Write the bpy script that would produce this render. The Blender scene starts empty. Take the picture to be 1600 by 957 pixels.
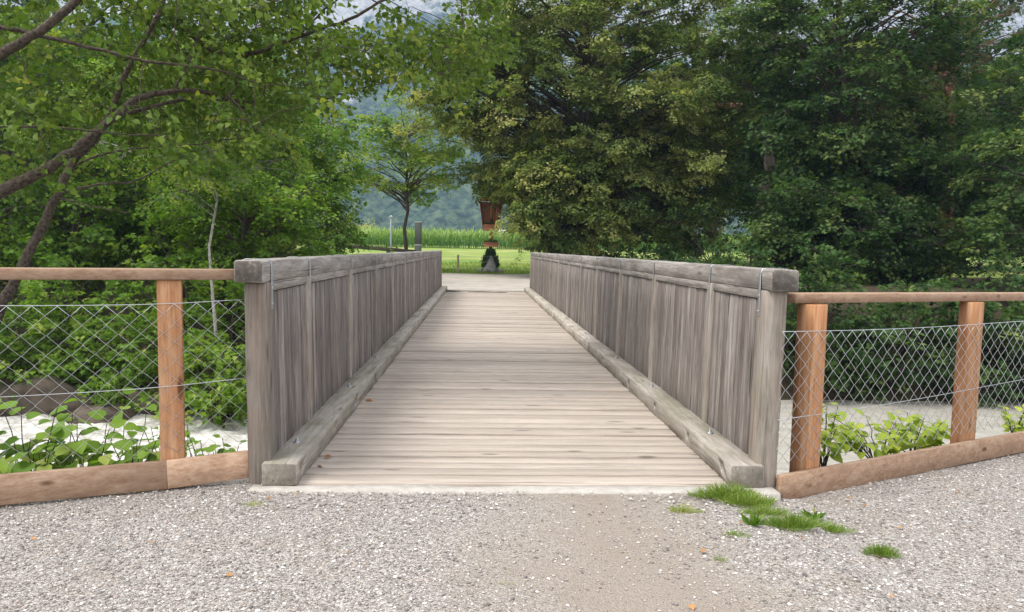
import bpy, math, random
import numpy as np
from mathutils import Vector, Matrix

random.seed(7)
RNG = np.random.default_rng(11)
S = bpy.context.scene
COL = S.collection

# ------------------------------------------------------------------ camera
W, H, FPX = 1600.0, 957.0, 1130.0
YAW, PITCH, ROLL = .0470, .0785, .0190
CAM = np.array([-.257, -4.38, 1.45])


def cam_axes():
    cy, sy, cp, sp = math.cos(YAW), math.sin(YAW), math.cos(PITCH), math.sin(PITCH)
    f = np.array([sy * cp, cy * cp, -sp])
    r = np.array([cy, -sy, 0.0])
    u = np.cross(r, f)
    cr, sr = math.cos(ROLL), math.sin(ROLL)
    return cr * r + sr * u, -sr * r + cr * u, f


AR, AU, AF = cam_axes()


def ray(px, py):
    return AF + (px - W / 2) / FPX * AR - (py - H / 2) / FPX * AU


def at(px, py, y):
    """the point of the place seen at px,py whose distance along the bridge axis is y"""
    d = ray(px, py)
    return CAM + d * (y - CAM[1]) / d[1]


cd = bpy.data.cameras.new('camera')
cam = bpy.data.objects.new('camera', cd)
COL.objects.link(cam)
cd.sensor_width = 36.0
cd.lens = 36.0 * FPX / W
cd.clip_start = .05
cd.clip_end = 6000
m = Matrix(((AR[0], AU[0], -AF[0], CAM[0]), (AR[1], AU[1], -AF[1], CAM[1]), (AR[2], AU[2], -AF[2], CAM[2]), (0, 0, 0, 1)))
cam.matrix_world = m
S.camera = cam

# ------------------------------------------------------------------ world, sun, exposure
SUN_EL, SUN_AZ = math.radians(60), math.radians(-112)      # azimuth from +Y towards +X
wd = bpy.data.worlds.new('World')
S.world = wd
wd.use_nodes = True
nt = wd.node_tree
nt.nodes.clear()
out = nt.nodes.new('ShaderNodeOutputWorld')
bg = nt.nodes.new('ShaderNodeBackground')
bg.inputs['Strength'].default_value = .12
sky = nt.nodes.new('ShaderNodeTexSky')
sky.sky_type = 'NISHITA'
sky.sun_disc = False
sky.sun_elevation = SUN_EL
sky.sun_rotation = SUN_AZ
hs = nt.nodes.new('ShaderNodeHueSaturation')
hs.inputs['Saturation'].default_value = .4
nt.links.new(sky.outputs[0], hs.inputs['Color'])
tc = nt.nodes.new('ShaderNodeTexCoord')
nz = nt.nodes.new('ShaderNodeTexNoise')
nz.inputs['Scale'].default_value = 2.2
nz.inputs['Detail'].default_value = 7
nt.links.new(tc.outputs['Generated'], nz.inputs['Vector'])
rp = nt.nodes.new('ShaderNodeValToRGB')
rp.color_ramp.elements[0].position = .38
rp.color_ramp.elements[0].color = (.55, .55, .55, 1)
rp.color_ramp.elements[1].position = .6
rp.color_ramp.elements[1].color = (1, 1, 1, 1)
nt.links.new(nz.outputs['Fac'], rp.inputs[0])
mx = nt.nodes.new('ShaderNodeMix')
mx.data_type = 'RGBA'
nt.links.new(rp.outputs[0], mx.inputs['Factor'])
nt.links.new(hs.outputs[0], mx.inputs['A'])
mx.inputs['B'].default_value = (8.9, 8.75, 8.6, 1)
nt.links.new(mx.outputs['Result'], bg.inputs['Color'])
nt.links.new(bg.outputs[0], out.inputs['Surface'])

sl = bpy.data.lights.new('sun', 'SUN')
sl.energy = 2.4
sl.angle = math.radians(22)
sl.color = (1.0, .95, .87)
sun = bpy.data.objects.new('sun', sl)
COL.objects.link(sun)
sd = Vector((math.sin(SUN_AZ) * math.cos(SUN_EL), math.cos(SUN_AZ) * math.cos(SUN_EL), math.sin(SUN_EL)))
sun.rotation_euler = sd.to_track_quat('Z', 'Y').to_euler()
sun.location = (0, 0, 30)

S.view_settings.view_transform = 'Standard'
S.view_settings.look = 'None'
S.view_settings.gamma = 1
S.view_settings.exposure = 0.93
S.render.engine = 'CYCLES'
S.cycles.use_denoising = True
S.cycles.max_bounces = 8
S.cycles.diffuse_bounces = 4
S.cycles.glossy_bounces = 2
S.cycles.transmission_bounces = 4
S.cycles.volume_bounces = 2
S.cycles.caustics_reflective = False
S.cycles.caustics_refractive = False


# ------------------------------------------------------------------ mesh helpers
class MB:
    """collects polygons and links them as one mesh object"""

    def __init__(s):
        s.v, s.n, s.tri, s.quad, s.poly = [], 0, [], [], []

    def add(s, verts, faces, tint=.5):
        """faces: (F,3) or (F,4) int array; tint scalar or (F,)"""
        verts = np.asarray(verts, float).reshape(-1, 3)
        faces = np.asarray(faces, int)
        t = np.broadcast_to(np.asarray(tint, float), (len(faces),))
        (s.tri if faces.shape[1] == 3 else s.quad).append((faces + s.n, t))
        s.v.append(verts)
        s.n += len(verts)

    def ngon(s, verts, tint=.5):
        verts = np.asarray(verts, float)
        s.poly.append((list(range(s.n, s.n + len(verts))), tint))
        s.v.append(verts)
        s.n += len(verts)

    def polyidx(s, idx, tint=.5):
        s.poly.append((list(idx), tint))

    def build(s, name, mat, parent=None, origin=None, smooth=False, label=None):
        me = bpy.data.meshes.new(name)
        v = np.concatenate(s.v)
        if origin is not None:
            v = v - np.asarray(origin, float)
        loops, starts, tot, tint, k = [], [], [], [], 0
        for lst, q in ((s.tri, 3), (s.quad, 4)):
            if lst:
                f = np.concatenate([a for a, b in lst])
                loops.append(f.ravel())
                starts.append(k + np.arange(len(f)) * q)
                tot.append(np.full(len(f), q))
                tint.append(np.concatenate([b for a, b in lst]))
                k += len(f) * q
        for f, t in s.poly:
            loops.append(np.array(f))
            starts.append(np.array([k]))
            tot.append(np.array([len(f)]))
            tint.append(np.array([t]))
            k += len(f)
        loops, starts, tot, tint = map(np.concatenate, (loops, starts, tot, tint))
        me.vertices.add(len(v))
        me.vertices.foreach_set('co', v.astype(np.float32).ravel())
        me.loops.add(len(loops))
        me.loops.foreach_set('vertex_index', loops.astype(np.int32))
        me.polygons.add(len(starts))
        me.polygons.foreach_set('loop_start', starts.astype(np.int32))
        a = me.attributes.new('tint', 'FLOAT', 'FACE')
        a.data.foreach_set('value', tint.astype(np.float32))
        if smooth:
            me.polygons.foreach_set('use_smooth', np.ones(len(starts), bool))
        me.update(calc_edges=True)
        me.validate()
        me.materials.append(mat)
        o = bpy.data.objects.new(name, me)
        COL.objects.link(o)
        if parent is not None:
            o.parent = parent
        if origin is not None and parent is None:
            o.location = origin
        if label:
            o['label'] = label
        return o


def norm(a):
    a = np.asarray(a, float)
    return a / np.maximum(np.linalg.norm(a, axis=-1, keepdims=True), 1e-9)


def frame(d, up=(0, 0, 1)):
    d = norm(d)
    up = np.asarray(up, float)
    if abs(d @ norm(up)) > .97:
        up = np.array([0, 1.0, 0]) if abs(d[1]) < .9 else np.array([1.0, 0, 0])
    x = norm(np.cross(d, up))
    return x, np.cross(x, d), d


def beam(mb, p0, p1, w, h, ch=.006, seg=1, jit=0.0, tint=None, up=(0, 0, 1), chtop=None):
    """a length of timber: chamfered rectangle w (sideways) x h (up) swept from p0 to p1"""
    p0, p1 = np.asarray(p0, float), np.asarray(p1, float)
    x, y, d = frame(p1 - p0, up)
    ct = ch if chtop is None else chtop
    a, b = w / 2, h / 2
    prof = [(-a + ch, -b), (a - ch, -b), (a, -b + ch), (a, b - ct), (a - ct, b), (-a + ct, b), (-a, b - ct), (-a, -b + ch)]
    if ct > .02:
        k = ct * .3
        prof = [(-a + ch, -b), (a - ch, -b), (a, -b + ch), (a, b - ct), (a - k, b - k), (a - ct, b), (-a + ct, b), (-a + k, b - k), (-a, b - ct), (-a, -b + ch)]
    P = np.array(prof)
    n = len(P)
    L = np.linalg.norm(p1 - p0)
    rings = []
    e = min(ch, L * .2)
    ts = [0, e / L] + list(np.linspace(0, 1, seg + 1)[1:-1]) + [1 - e / L, 1]
    for i, t in enumerate(ts):
        sc = 1.0
        Q = P.copy()
        if i in (0, len(ts) - 1):
            Q = P * np.array([(a - ch * .8) / a, (b - ch * .8) / b])
        if jit:
            Q = Q + RNG.normal(0, jit, Q.shape)
        rings.append(p0 + d * L * t + Q[:, :1] * x + Q[:, 1:] * y)
    V = np.concatenate(rings)
    F = []
    for i in range(len(ts) - 1):
        for j in range(n):
            k = (j + 1) % n
            F.append((i * n + j, i * n + k, (i + 1) * n + k, (i + 1) * n + j))
    t = random.random() if tint is None else tint
    base = mb.n
    mb.add(V, F, t)
    mb.polyidx([base + j for j in range(n)][::-1], t)
    mb.polyidx([base + (len(ts) - 1) * n + j for j in range(n)], t)


def box(mb, c, s, tint=None, ch=.003):
    c, s = np.asarray(c, float), np.asarray(s, float)
    beam(mb, c - [0, s[1] / 2, 0], c + [0, s[1] / 2, 0], s[0], s[2], ch=min(ch, min(s) * .3), tint=tint)


def tube(mb, pts, rad, sides=6, tint=.5, cap=True):
    pts = np.asarray(pts, float)
    n = len(pts)
    rad = np.broadcast_to(np.asarray(rad, float), (n,))
    d = np.gradient(pts, axis=0)
    x, y, _ = frame(d[0])
    ang = np.arange(sides) / sides * 2 * math.pi
    V = []
    for i in range(n):
        dd = norm(d[i])
        x = norm(x - dd * (x @ dd))
        y = np.cross(dd, x)
        V.append(pts[i] + rad[i] * (np.cos(ang)[:, None] * x + np.sin(ang)[:, None] * y))
    V = np.concatenate(V)
    i = np.arange(n - 1)[:, None] * sides
    j = np.arange(sides)[None, :]
    k = (j + 1) % sides
    F = np.stack([i + j, i + k, i + k + sides, i + j + sides], -1).reshape(-1, 4)
    b = mb.n
    mb.add(V, F, tint)
    if cap:
        mb.polyidx([b + q for q in range(sides)][::-1], tint)
        mb.polyidx([b + (n - 1) * sides + q for q in range(sides)], tint)


def sticks(mb, A, B, ra, rb, tint=.5):
    """many straight tapered twigs at once"""
    A, B = np.asarray(A, float), np.asarray(B, float)
    N = len(A)
    if N == 0:
        return
    d = norm(B - A)
    up = np.where(np.abs(d[:, 2:3]) > .9, np.array([[1.0, 0, 0]]), np.array([[0, 0, 1.0]]))
    x = norm(np.cross(d, up))
    y = np.cross(x, d)
    V = []
    for P, r in ((A, ra), (B, rb)):
        r = np.broadcast_to(np.asarray(r, float), (N,))[:, None]
        for k in range(3):
            a = k * 2.0944
            V.append(P + r * (math.cos(a) * x + math.sin(a) * y))
    V = np.stack(V, 1).reshape(-1, 3)
    i = (np.arange(N) * 6)[:, None, None]
    f = np.array([[0, 1, 4, 3], [1, 2, 5, 4], [2, 0, 3, 5]])[None]
    mb.add(V, (i + f).reshape(-1, 4), tint)


LEAF = {
    'small': (np.array([[0, 0, 0], [.42, .45, .08], [0, 1, -.1], [-.42, .45, .08]]),
              np.array([[0, 1, 2], [0, 2, 3]])),
    'heart': (np.array([[0, 0, 0], [.40, .02, .06], [.42, .40, .07], [0, 1.0, -.16], [-.42, .40, .07], [-.40, .02, .06], [0, .45, -.03]]),
              np.array([[0, 1, 6], [1, 2, 6], [2, 3, 6], [3, 4, 6], [4, 5, 6], [5, 0, 6]])),
    'ovate': (np.array([[0, .42, -.03], [0, 0, 0], [.22, -.05, .03], [.38, .08, .06], [.43, .3, .075], [.36, .55, .06], [.2, .8, 0], [0, 1.02, -.14],
                        [-.2, .8, 0], [-.36, .55, .06], [-.43, .3, .075], [-.38, .08, .06], [-.22, -.05, .03]]),
              np.array([[0, i, i % 12 + 1] for i in range(1, 13)])),
    'maple': (np.array([[0, .35, 0], [0, 0, 0], [.34, -.02, .03], [.22, .2, 0], [.56, .42, .05], [.2, .5, 0], [0, 1, -.08], [-.2, .5, 0],
                        [-.56, .42, .05], [-.22, .2, 0], [-.34, -.02, .03]]),
              np.array([[0, i, i % 10 + 1] for i in range(1, 11)])),
    'needle': (np.array([[0, 0, 0], [.05, 0, 0], [.5, .8, .1], [-.05, 0, 0], [-.5, .8, .1], [0, .05, .05], [.12, 1, .4], [0, 0, .02], [-.2, 1, -.25]]),
               np.array([[0, 1, 2], [0, 3, 4], [0, 5, 6], [0, 7, 8]])),
    'blade': (np.array([[-.05, 0, 0], [.05, 0, 0], [.035, .55, .05], [-.035, .55, .05], [0, 1, .2]]),
              np.array([[0, 1, 2], [0, 2, 3], [3, 2, 4]])),
}


def leaves(mb, P, Nn, D, size, kind='small', tint=.5, wid=1.0):
    P = np.asarray(P, float)
    N = len(P)
    if N == 0:
        return
    n = norm(Nn)
    d = norm(D - n * np.sum(D * n, 1, keepdims=True))
    r = np.cross(d, n)
    lv, lf = LEAF[kind]
    s = np.broadcast_to(np.asarray(size, float), (N,))[:, None, None]
    V = P[:, None] + s * (lv[None, :, 0:1] * wid * r[:, None] + lv[None, :, 1:2] * d[:, None] + lv[None, :, 2:3] * n[:, None])
    F = (np.arange(N) * len(lv))[:, None, None] + lf[None]
    t = np.repeat(np.broadcast_to(np.asarray(tint, float), (N,)), len(lf))
    mb.add(V.reshape(-1, 3), F.reshape(-1, 3), t)


# ------------------------------------------------------------------ object helpers
def tag(o, label=None, cat=None, group=None, kind=None):
    for k, v in (('label', label), ('category', cat), ('group', group), ('kind', kind)):
        if v:
            o[k] = v
    return o


def empty(name, loc, label, cat, group=None):
    o = bpy.data.objects.new(name, None)
    COL.objects.link(o)
    o.location = loc
    o.empty_display_size = .2
    return tag(o, label, cat, group)


def copy_tree(o, parent=None):
    c = o.copy()
    COL.objects.link(c)
    if parent is not None:
        c.parent = parent
    for ch in list(o.children):
        copy_tree(ch, c)
    return c


# ------------------------------------------------------------------ materials
def newmat(name):
    mt = bpy.data.materials.new(name)
    mt.use_nodes = True
    t = mt.node_tree
    b = t.nodes['Principled BSDF']
    return mt, t, b


def N_(t, kind, **kw):
    n = t.nodes.new(kind)
    for k, v in kw.items():
        if hasattr(n, k) and k not in n.inputs:
            setattr(n, k, v)
        else:
            n.inputs[k].default_value = v
    return n


def ramp(t, src, stops):
    r = t.nodes.new('ShaderNodeValToRGB')
    e = r.color_ramp.elements
    while len(e) > len(stops):
        e.remove(e[-1])
    while len(e) < len(stops):
        e.new(.5)
    for el, (p, c) in zip(e, stops):
        el.position = p
        el.color = (c[0], c[1], c[2], 1) if not isinstance(c, (int, float)) else (c, c, c, 1)
    t.links.new(src, r.inputs[0])
    return r.outputs[0]


def mixc(t, fac, a, b, mode='MIX'):
    n = t.nodes.new('ShaderNodeMix')
    n.data_type = 'RGBA'
    n.blend_type = mode
    for k, v in (('Factor', fac), ('A', a), ('B', b)):
        if isinstance(v, bpy.types.NodeSocket):
            t.links.new(v, n.inputs[k])
        elif k == 'Factor':
            n.inputs[k].default_value = v
        else:
            n.inputs[k].default_value = (v[0], v[1], v[2], 1)
    return n.outputs['Result']


def mth(t, op, a, b=0.0):
    n = t.nodes.new('ShaderNodeMath')
    n.operation = op
    for i, v in enumerate((a, b)):
        if isinstance(v, bpy.types.NodeSocket):
            t.links.new(v, n.inputs[i])
        else:
            n.inputs[i].default_value = v
    return n.outputs[0]


def wood(name, axis, dark, mid, light, stain=(.2, .19, .15), stain_amt=.35, grain=1.0, knots=True, crack=.75, rough=.85, bump=.25, moss=0.0, endg=.9, knot_k=.6, tone_k=.32):
    """weathered or fresh timber with grain running along an axis (0,1,2) of the object"""
    mt, t, b = newmat(name)
    tcn = N_(t, 'ShaderNodeTexCoord')
    at_ = N_(t, 'ShaderNodeAttribute', attribute_name='tint')
    off = t.nodes.new('ShaderNodeVectorMath')
    off.operation = 'MULTIPLY_ADD'
    comb = t.nodes.new('ShaderNodeCombineXYZ')
    for i in range(3):
        t.links.new(at_.outputs['Fac'], comb.inputs[i])
    t.links.new(comb.outputs[0], off.inputs[0])
    off.inputs[1].default_value = (37.1, 53.7, 71.3)
    t.links.new(tcn.outputs['Object'], off.inputs[2])

    def nse(across, along, detail=5, rough_=.6):
        mp = t.nodes.new('ShaderNodeMapping')
        sc = [across] * 3
        sc[axis] = along
        mp.inputs['Scale'].default_value = sc
        t.links.new(off.outputs[0], mp.inputs[0])
        n = N_(t, 'ShaderNodeTexNoise', Scale=1.0, Detail=detail, Roughness=rough_)
        t.links.new(mp.outputs[0], n.inputs['Vector'])
        return n.outputs['Fac']
    g1 = nse(70 * grain, 2.2)
    g2 = nse(220 * grain, 7, 3)
    g3 = nse(5, 1.2, 4)
    cr = nse(46, .7, 3, .6)
    cr2 = nse(17, .45, 3, .6)
    base = ramp(t, g1, [(.28, dark), (.5, mid), (.72, light)])
    base = mixc(t, .35, base, ramp(t, g2, [(.3, dark), (.7, light)]))
    # each board its own tone
    tone = ramp(t, at_.outputs['Fac'], [(0, 1 - tone_k), (.5, 1.0), (1, 1 + tone_k * .75)])
    base = mixc(t, 1.0, base, tone, 'MULTIPLY')
    base = mixc(t, mth(t, 'MULTIPLY', ramp(t, g3, [(.45, 0.0), (.7, 1.0)]), stain_amt), base, stain)
    crm = mth(t, 'MAXIMUM', ramp(t, cr, [(.66, 0.0), (.69, 1.0)]), ramp(t, cr2, [(.715, 0.0), (.735, 1.0)]))
    base = mixc(t, mth(t, 'MULTIPLY', crm, crack), base, tuple(c * .3 for c in dark))
    if knots:
        mp = t.nodes.new('ShaderNodeMapping')
        sc = [7.0] * 3
        sc[axis] = 1.7
        mp.inputs['Scale'].default_value = sc
        t.links.new(off.outputs[0], mp.inputs[0])
        vo = N_(t, 'ShaderNodeTexVoronoi', Scale=1.0)
        t.links.new(mp.outputs[0], vo.inputs['Vector'])
        kn = ramp(t, vo.outputs['Distance'], [(.07, 1.0), (.15, 0.0)])
        base = mixc(t, mth(t, 'MULTIPLY', kn, knot_k), base, tuple(c * .45 for c in dark))
    if moss:
        g = nse(4.0, 3.0, 5)
        base = mixc(t, mth(t, 'MULTIPLY', ramp(t, g, [(.5, 0.0), (.7, 1.0)]), moss), base, (.12, .13, .055))
    sn = N_(t, 'ShaderNodeSeparateXYZ')
    t.links.new(tcn.outputs['Normal'], sn.inputs[0])
    eg = ramp(t, mth(t, 'ABSOLUTE', sn.outputs[axis]), [(.75, 0.0), (.95, 1.0)])
    nb_ = N_(t, 'ShaderNodeTexNoise', Scale=34.0, Detail=5.0, Roughness=.6)
    t.links.new(off.outputs[0], nb_.inputs['Vector'])
    ecol = ramp(t, nb_.outputs['Fac'], [(.3, tuple(c * .45 for c in dark)), (.6, tuple(c * .9 for c in dark)), (.75, mid)])
    base = mixc(t, mth(t, 'MULTIPLY', eg, endg), base, ecol)
    t.links.new(base, b.inputs['Base Color'])
    b.inputs['Roughness'].default_value = rough
    b.inputs['Specular IOR Level'].default_value = .25
    bp = N_(t, 'ShaderNodeBump', Strength=bump, Distance=.004)
    hsum = mth(t, 'SUBTRACT', mth(t, 'ADD', g1, g2), mth(t, 'MULTIPLY', crm, 1.5))
    t.links.new(hsum, bp.inputs['Height'])
    t.links.new(bp.outputs[0], b.inputs['Normal'])
    return mt


def leafmat(name, stops, trans=.3, rough=.5, spec=.35):
    mt, t, b = newmat(name)
    at_ = N_(t, 'ShaderNodeAttribute', attribute_name='tint')
    c = ramp(t, at_.outputs['Fac'], stops)
    t.links.new(c, b.inputs['Base Color'])
    b.inputs['Roughness'].default_value = rough
    b.inputs['Specular IOR Level'].default_value = spec
    tr = N_(t, 'ShaderNodeBsdfTranslucent')
    tcol = mixc(t, 1.0, c, (1.25, 1.35, .6), 'MULTIPLY')
    t.links.new(tcol, tr.inputs['Color'])
    ms = N_(t, 'ShaderNodeMixShader', Fac=trans)
    t.links.new(b.outputs[0], ms.inputs[1])
    t.links.new(tr.outputs[0], ms.inputs[2])
    t.links.new(ms.outputs[0], t.nodes['Material Output'].inputs['Surface'])
    return mt


def simple(name, col, rough=.6, metal=0.0, noise=0.0, nscale=20.0, bump=0.0, spec=.5, col2=None):
    mt, t, b = newmat(name)
    b.inputs['Roughness'].default_value = rough
    b.inputs['Metallic'].default_value = metal
    b.inputs['Specular IOR Level'].default_value = spec
    b.inputs['Base Color'].default_value = (*col, 1)
    if noise or bump or col2:
        tcn = N_(t, 'ShaderNodeTexCoord')
        n = N_(t, 'ShaderNodeTexNoise', Scale=nscale, Detail=7.0, Roughness=.62)
        t.links.new(tcn.outputs['Object'], n.inputs['Vector'])
        c2 = col2 or tuple(c * (1 - noise) for c in col)
        c = ramp(t, n.outputs['Fac'], [(.32, c2), (.66, col)])
        t.links.new(c, b.inputs['Base Color'])
        if bump:
            bp = N_(t, 'ShaderNodeBump', Strength=bump, Distance=.02)
            t.links.new(n.outputs['Fac'], bp.inputs['Height'])
            t.links.new(bp.outputs[0], b.inputs['Normal'])
    return mt


M = {}
GD, GM, GL = (.125, .108, .094), (.225, .2, .178), (.33, .30, .27)
M['deck'] = wood('deck planks', 0, (.28, .235, .195), (.405, .348, .295), (.505, .44, .38), stain=(.31, .265, .225), stain_amt=.5, crack=.75, bump=.45, grain=.6, tone_k=.16, knot_k=.8)
M['kerb'] = wood('kerb timber', 1, (.20, .175, .145), (.39, .35, .30), (.55, .505, .45), stain=(.17, .15, .105), stain_amt=.5, crack=.8, moss=.4, bump=.5, grain=.45, endg=.6)
M['cap'] = wood('handrail timber', 1, (.115, .10, .088), (.275, .25, .225), (.46, .425, .385), stain=(.10, .084, .073), stain_amt=.65, crack=.85, bump=.5, grain=.42)
M['boards'] = wood('upright boards', 2, (.075, .062, .054), (.208, .182, .165), (.375, .34, .31), stain=(.105, .077, .066), stain_amt=.65, crack=.85, knots=False, bump=.5, grain=.4)
M['post'] = wood('post timber', 2, (.12, .10, .082), (.26, .228, .198), (.41, .375, .33), stain=(.20, .12, .08), stain_amt=.4, crack=.85, bump=.45, moss=.3, grain=.42)
M['fresh_x'] = wood('fresh larch along the fence', 0, (.24, .13, .075), (.40, .26, .172), (.54, .40, .29), stain=(.28, .18, .12), stain_amt=.65, crack=.4, bump=.25, grain=.38, endg=.4, knot_k=.95)
M['fresh_z'] = wood('fresh larch post', 2, (.25, .10, .04), (.44, .22, .105), (.60, .38, .23), stain=(.36, .12, .04), stain_amt=.65, crack=.4, bump=.25, grain=.38, knot_k=.95)
M['old_dark'] = wood('dark old timber', 2, (.05, .045, .035), (.10, .09, .07), (.16, .145, .12))
M['old_dark_x'] = wood('dark old rail', 0, (.05, .045, .035), (.09, .08, .062), (.14, .125, .10))
M['red_wood'] = wood('red brown stained timber', 2, (.30, .075, .025), (.46, .14, .05), (.58, .22, .09), crack=.2, stain_amt=.1, endg=.1)
M['red_wood_x'] = wood('red brown stained planter', 0, (.38, .12, .06), (.55, .22, .12), (.66, .32, .19), crack=.2, stain_amt=.1, endg=.1)
M['zinc'] = simple('galvanised steel', (.50, .52, .54), .45, .85, noise=.25, nscale=60)
M['wire'] = simple('galvanised wire', (.62, .64, .66), .38, .8)
M['rust'] = simple('dull bolt steel', (.30, .27, .24), .5, .8, noise=.4, nscale=90)
M['concrete'] = simple('worn concrete', (.46, .43, .39), .9, 0, noise=.3, nscale=14, bump=.4, col2=(.34, .32, .28))
M['steel_beam'] = simple('dark girder', (.12, .11, .10), .7, 0, noise=.3)
M['rock'] = simple('river boulder', (.13, .10, .075), .9, 0, nscale=4, bump=1.0, col2=(.035, .03, .02))
M['rock_pale'] = simple('pale stone', (.42, .41, .39), .9, 0, nscale=9, bump=.7, col2=(.25, .245, .235))
M['bark'] = simple('brown bark', (.115, .09, .07), .95, 0, nscale=18, bump=.9, col2=(.04, .032, .026))
M['bark_grey'] = simple('grey lichen bark', (.14, .115, .09), .95, 0, nscale=34, bump=1.0, col2=(.03, .022, .018), spec=.15)
M['bark_birch'] = simple('birch bark', (.42, .40, .36), .8, 0, nscale=14, bump=.4, col2=(.12, .11, .10))
M['bark_pine'] = simple('red pine bark', (.26, .115, .07), .95, 0, nscale=6, bump=.9, col2=(.09, .045, .03))
M['lf_poplar'] = leafmat('poplar leaves', [(0, (.036, .072, .014)), (.5, (.10, .165, .030)), (.85, (.185, .25, .05)), (1, (.30, .32, .06))], .40, .55, .15)
M['lf_linden'] = leafmat('linden leaves', [(0, (.045, .082, .020)), (.35, (.108, .162, .042)), (.65, (.21, .262, .075)), (.9, (.36, .385, .13)), (1, (.46, .45, .18))], .4, .6, .15)
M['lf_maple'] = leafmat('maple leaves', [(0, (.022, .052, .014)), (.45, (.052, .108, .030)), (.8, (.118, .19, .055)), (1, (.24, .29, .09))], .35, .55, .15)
M['lf_mid'] = leafmat('bright broad leaves', [(0, (.042, .10, .012)), (.5, (.115, .215, .026)), (.85, (.205, .325, .042)), (1, (.33, .39, .08))], .42, .5, .18)
M['lf_pine'] = leafmat('pine needles', [(0, (.02, .04, .012)), (.6, (.05, .08, .028)), (1, (.10, .13, .045))], .1)
M['lf_yellow'] = leafmat('yellow green leaves', [(0, (.16, .25, .025)), (.6, (.34, .44, .04)), (1, (.50, .54, .08))], .45)
M['grass'] = leafmat('grass blades', [(0, (.07, .13, .02)), (.5, (.18, .28, .045)), (.85, (.28, .37, .07)), (1, (.44, .42, .18))], .35)
M['corn'] = leafmat('maize leaves', [(0, (.06, .14, .025)), (.6, (.15, .30, .05)), (1, (.42, .50, .16))], .3)
M['dead'] = leafmat('dry fallen leaves', [(0, (.22, .085, .03)), (.5, (.42, .19, .06)), (1, (.52, .33, .14))], .2)


# ------------------------------------------------------------------ the ground
def smooth(a, b, v):
    t = np.clip((v - a) / (b - a), 0, 1)
    return t * t * (3 - 2 * t)


def edge(x):
    """where the plateau in front ends and the near bank drops"""
    x = np.asarray(x, float)
    e = np.where(x > 1.6, .12 + .5 * (x - 1.65), np.where(x < -1.6, .1 + .36 * (x + 1.6), .1))
    return np.clip(e, -2.2, 6.0)


def near_z(x):
    return -.09 * smooth(1.45, 1.8, x) - .016 * np.clip(x - 1.9, 0, 40)


def wob(x, y, s, seed=0.0):
    return (np.sin(x * s + 1.3 + seed) * np.cos(y * s * 1.27 + seed * 2) + .5 * np.sin(x * s * 2.3 + y * s * 1.9 + seed) + .25 * np.cos(x * s * 5.1 - y * s * 4.3)) / 1.75


BED = -3.8


def ground_z(x, y):
    x, y = np.asarray(x, float), np.asarray(y, float)
    e = edge(x)
    zn = near_z(x)
    drop = smooth(0, 4.2, y - e - .2)
    z = zn - .06 - (zn - BED) * drop + wob(x, y, 1.7) * .12 * np.clip(drop * 4, 0, 1)
    fb = 19.9 + wob(x, y * 0, .21) * 0
    rise = smooth(0, 3.8, y - (fb - 3.9))
    z = np.where(y > 10, BED + (0 - BED) * rise - .06 * (y > 20) + wob(x, y, 1.3, 2) * .15 * (1 - smooth(19.5, 20.2, y)), z)
    far = np.where(y > 37.2, .05 + .0275 * np.clip(y - 38, 0, 60) + .004 * np.clip(y - 98, 0, 400), 0)
    side = np.where(y > 20, .35 * smooth(4, 12, np.abs(x)) , 0)
    z = z + np.where(y > 36.9, far * smooth(36.9, 38.5, y), 0) + side * (1 - smooth(45, 90, y))
    return z + .03 * wob(x, y, .8) * (y > 37.5)


def grid_mesh(xs, ys, zf, name, mat, tint=.5, smooth_=True):
    X, Y = np.meshgrid(xs, ys)
    Z = zf(X, Y)
    V = np.stack([X, Y, Z], -1).reshape(-1, 3)
    nx, ny = len(xs), len(ys)
    i, j = np.meshgrid(np.arange(nx - 1), np.arange(ny - 1))
    a = (j * nx + i).ravel()
    F = np.stack([a, a + 1, a + nx + 1, a + nx], -1)
    mb = MB()
    mb.add(V, F, tint)
    return mb.build(name, mat, smooth=smooth_)


def nonuni(lo, hi, c0, c1, step, grow=1.25):
    v = list(np.arange(c0, c1 + 1e-6, step))
    s, x = step, c1
    while x < hi:
        s *= grow
        x += s
        v.append(min(x, hi))
    s, x = step, c0
    while x > lo:
        s *= grow
        x -= s
        v.insert(0, max(x, lo))
    return np.unique(np.round(np.array(v), 4))


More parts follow.
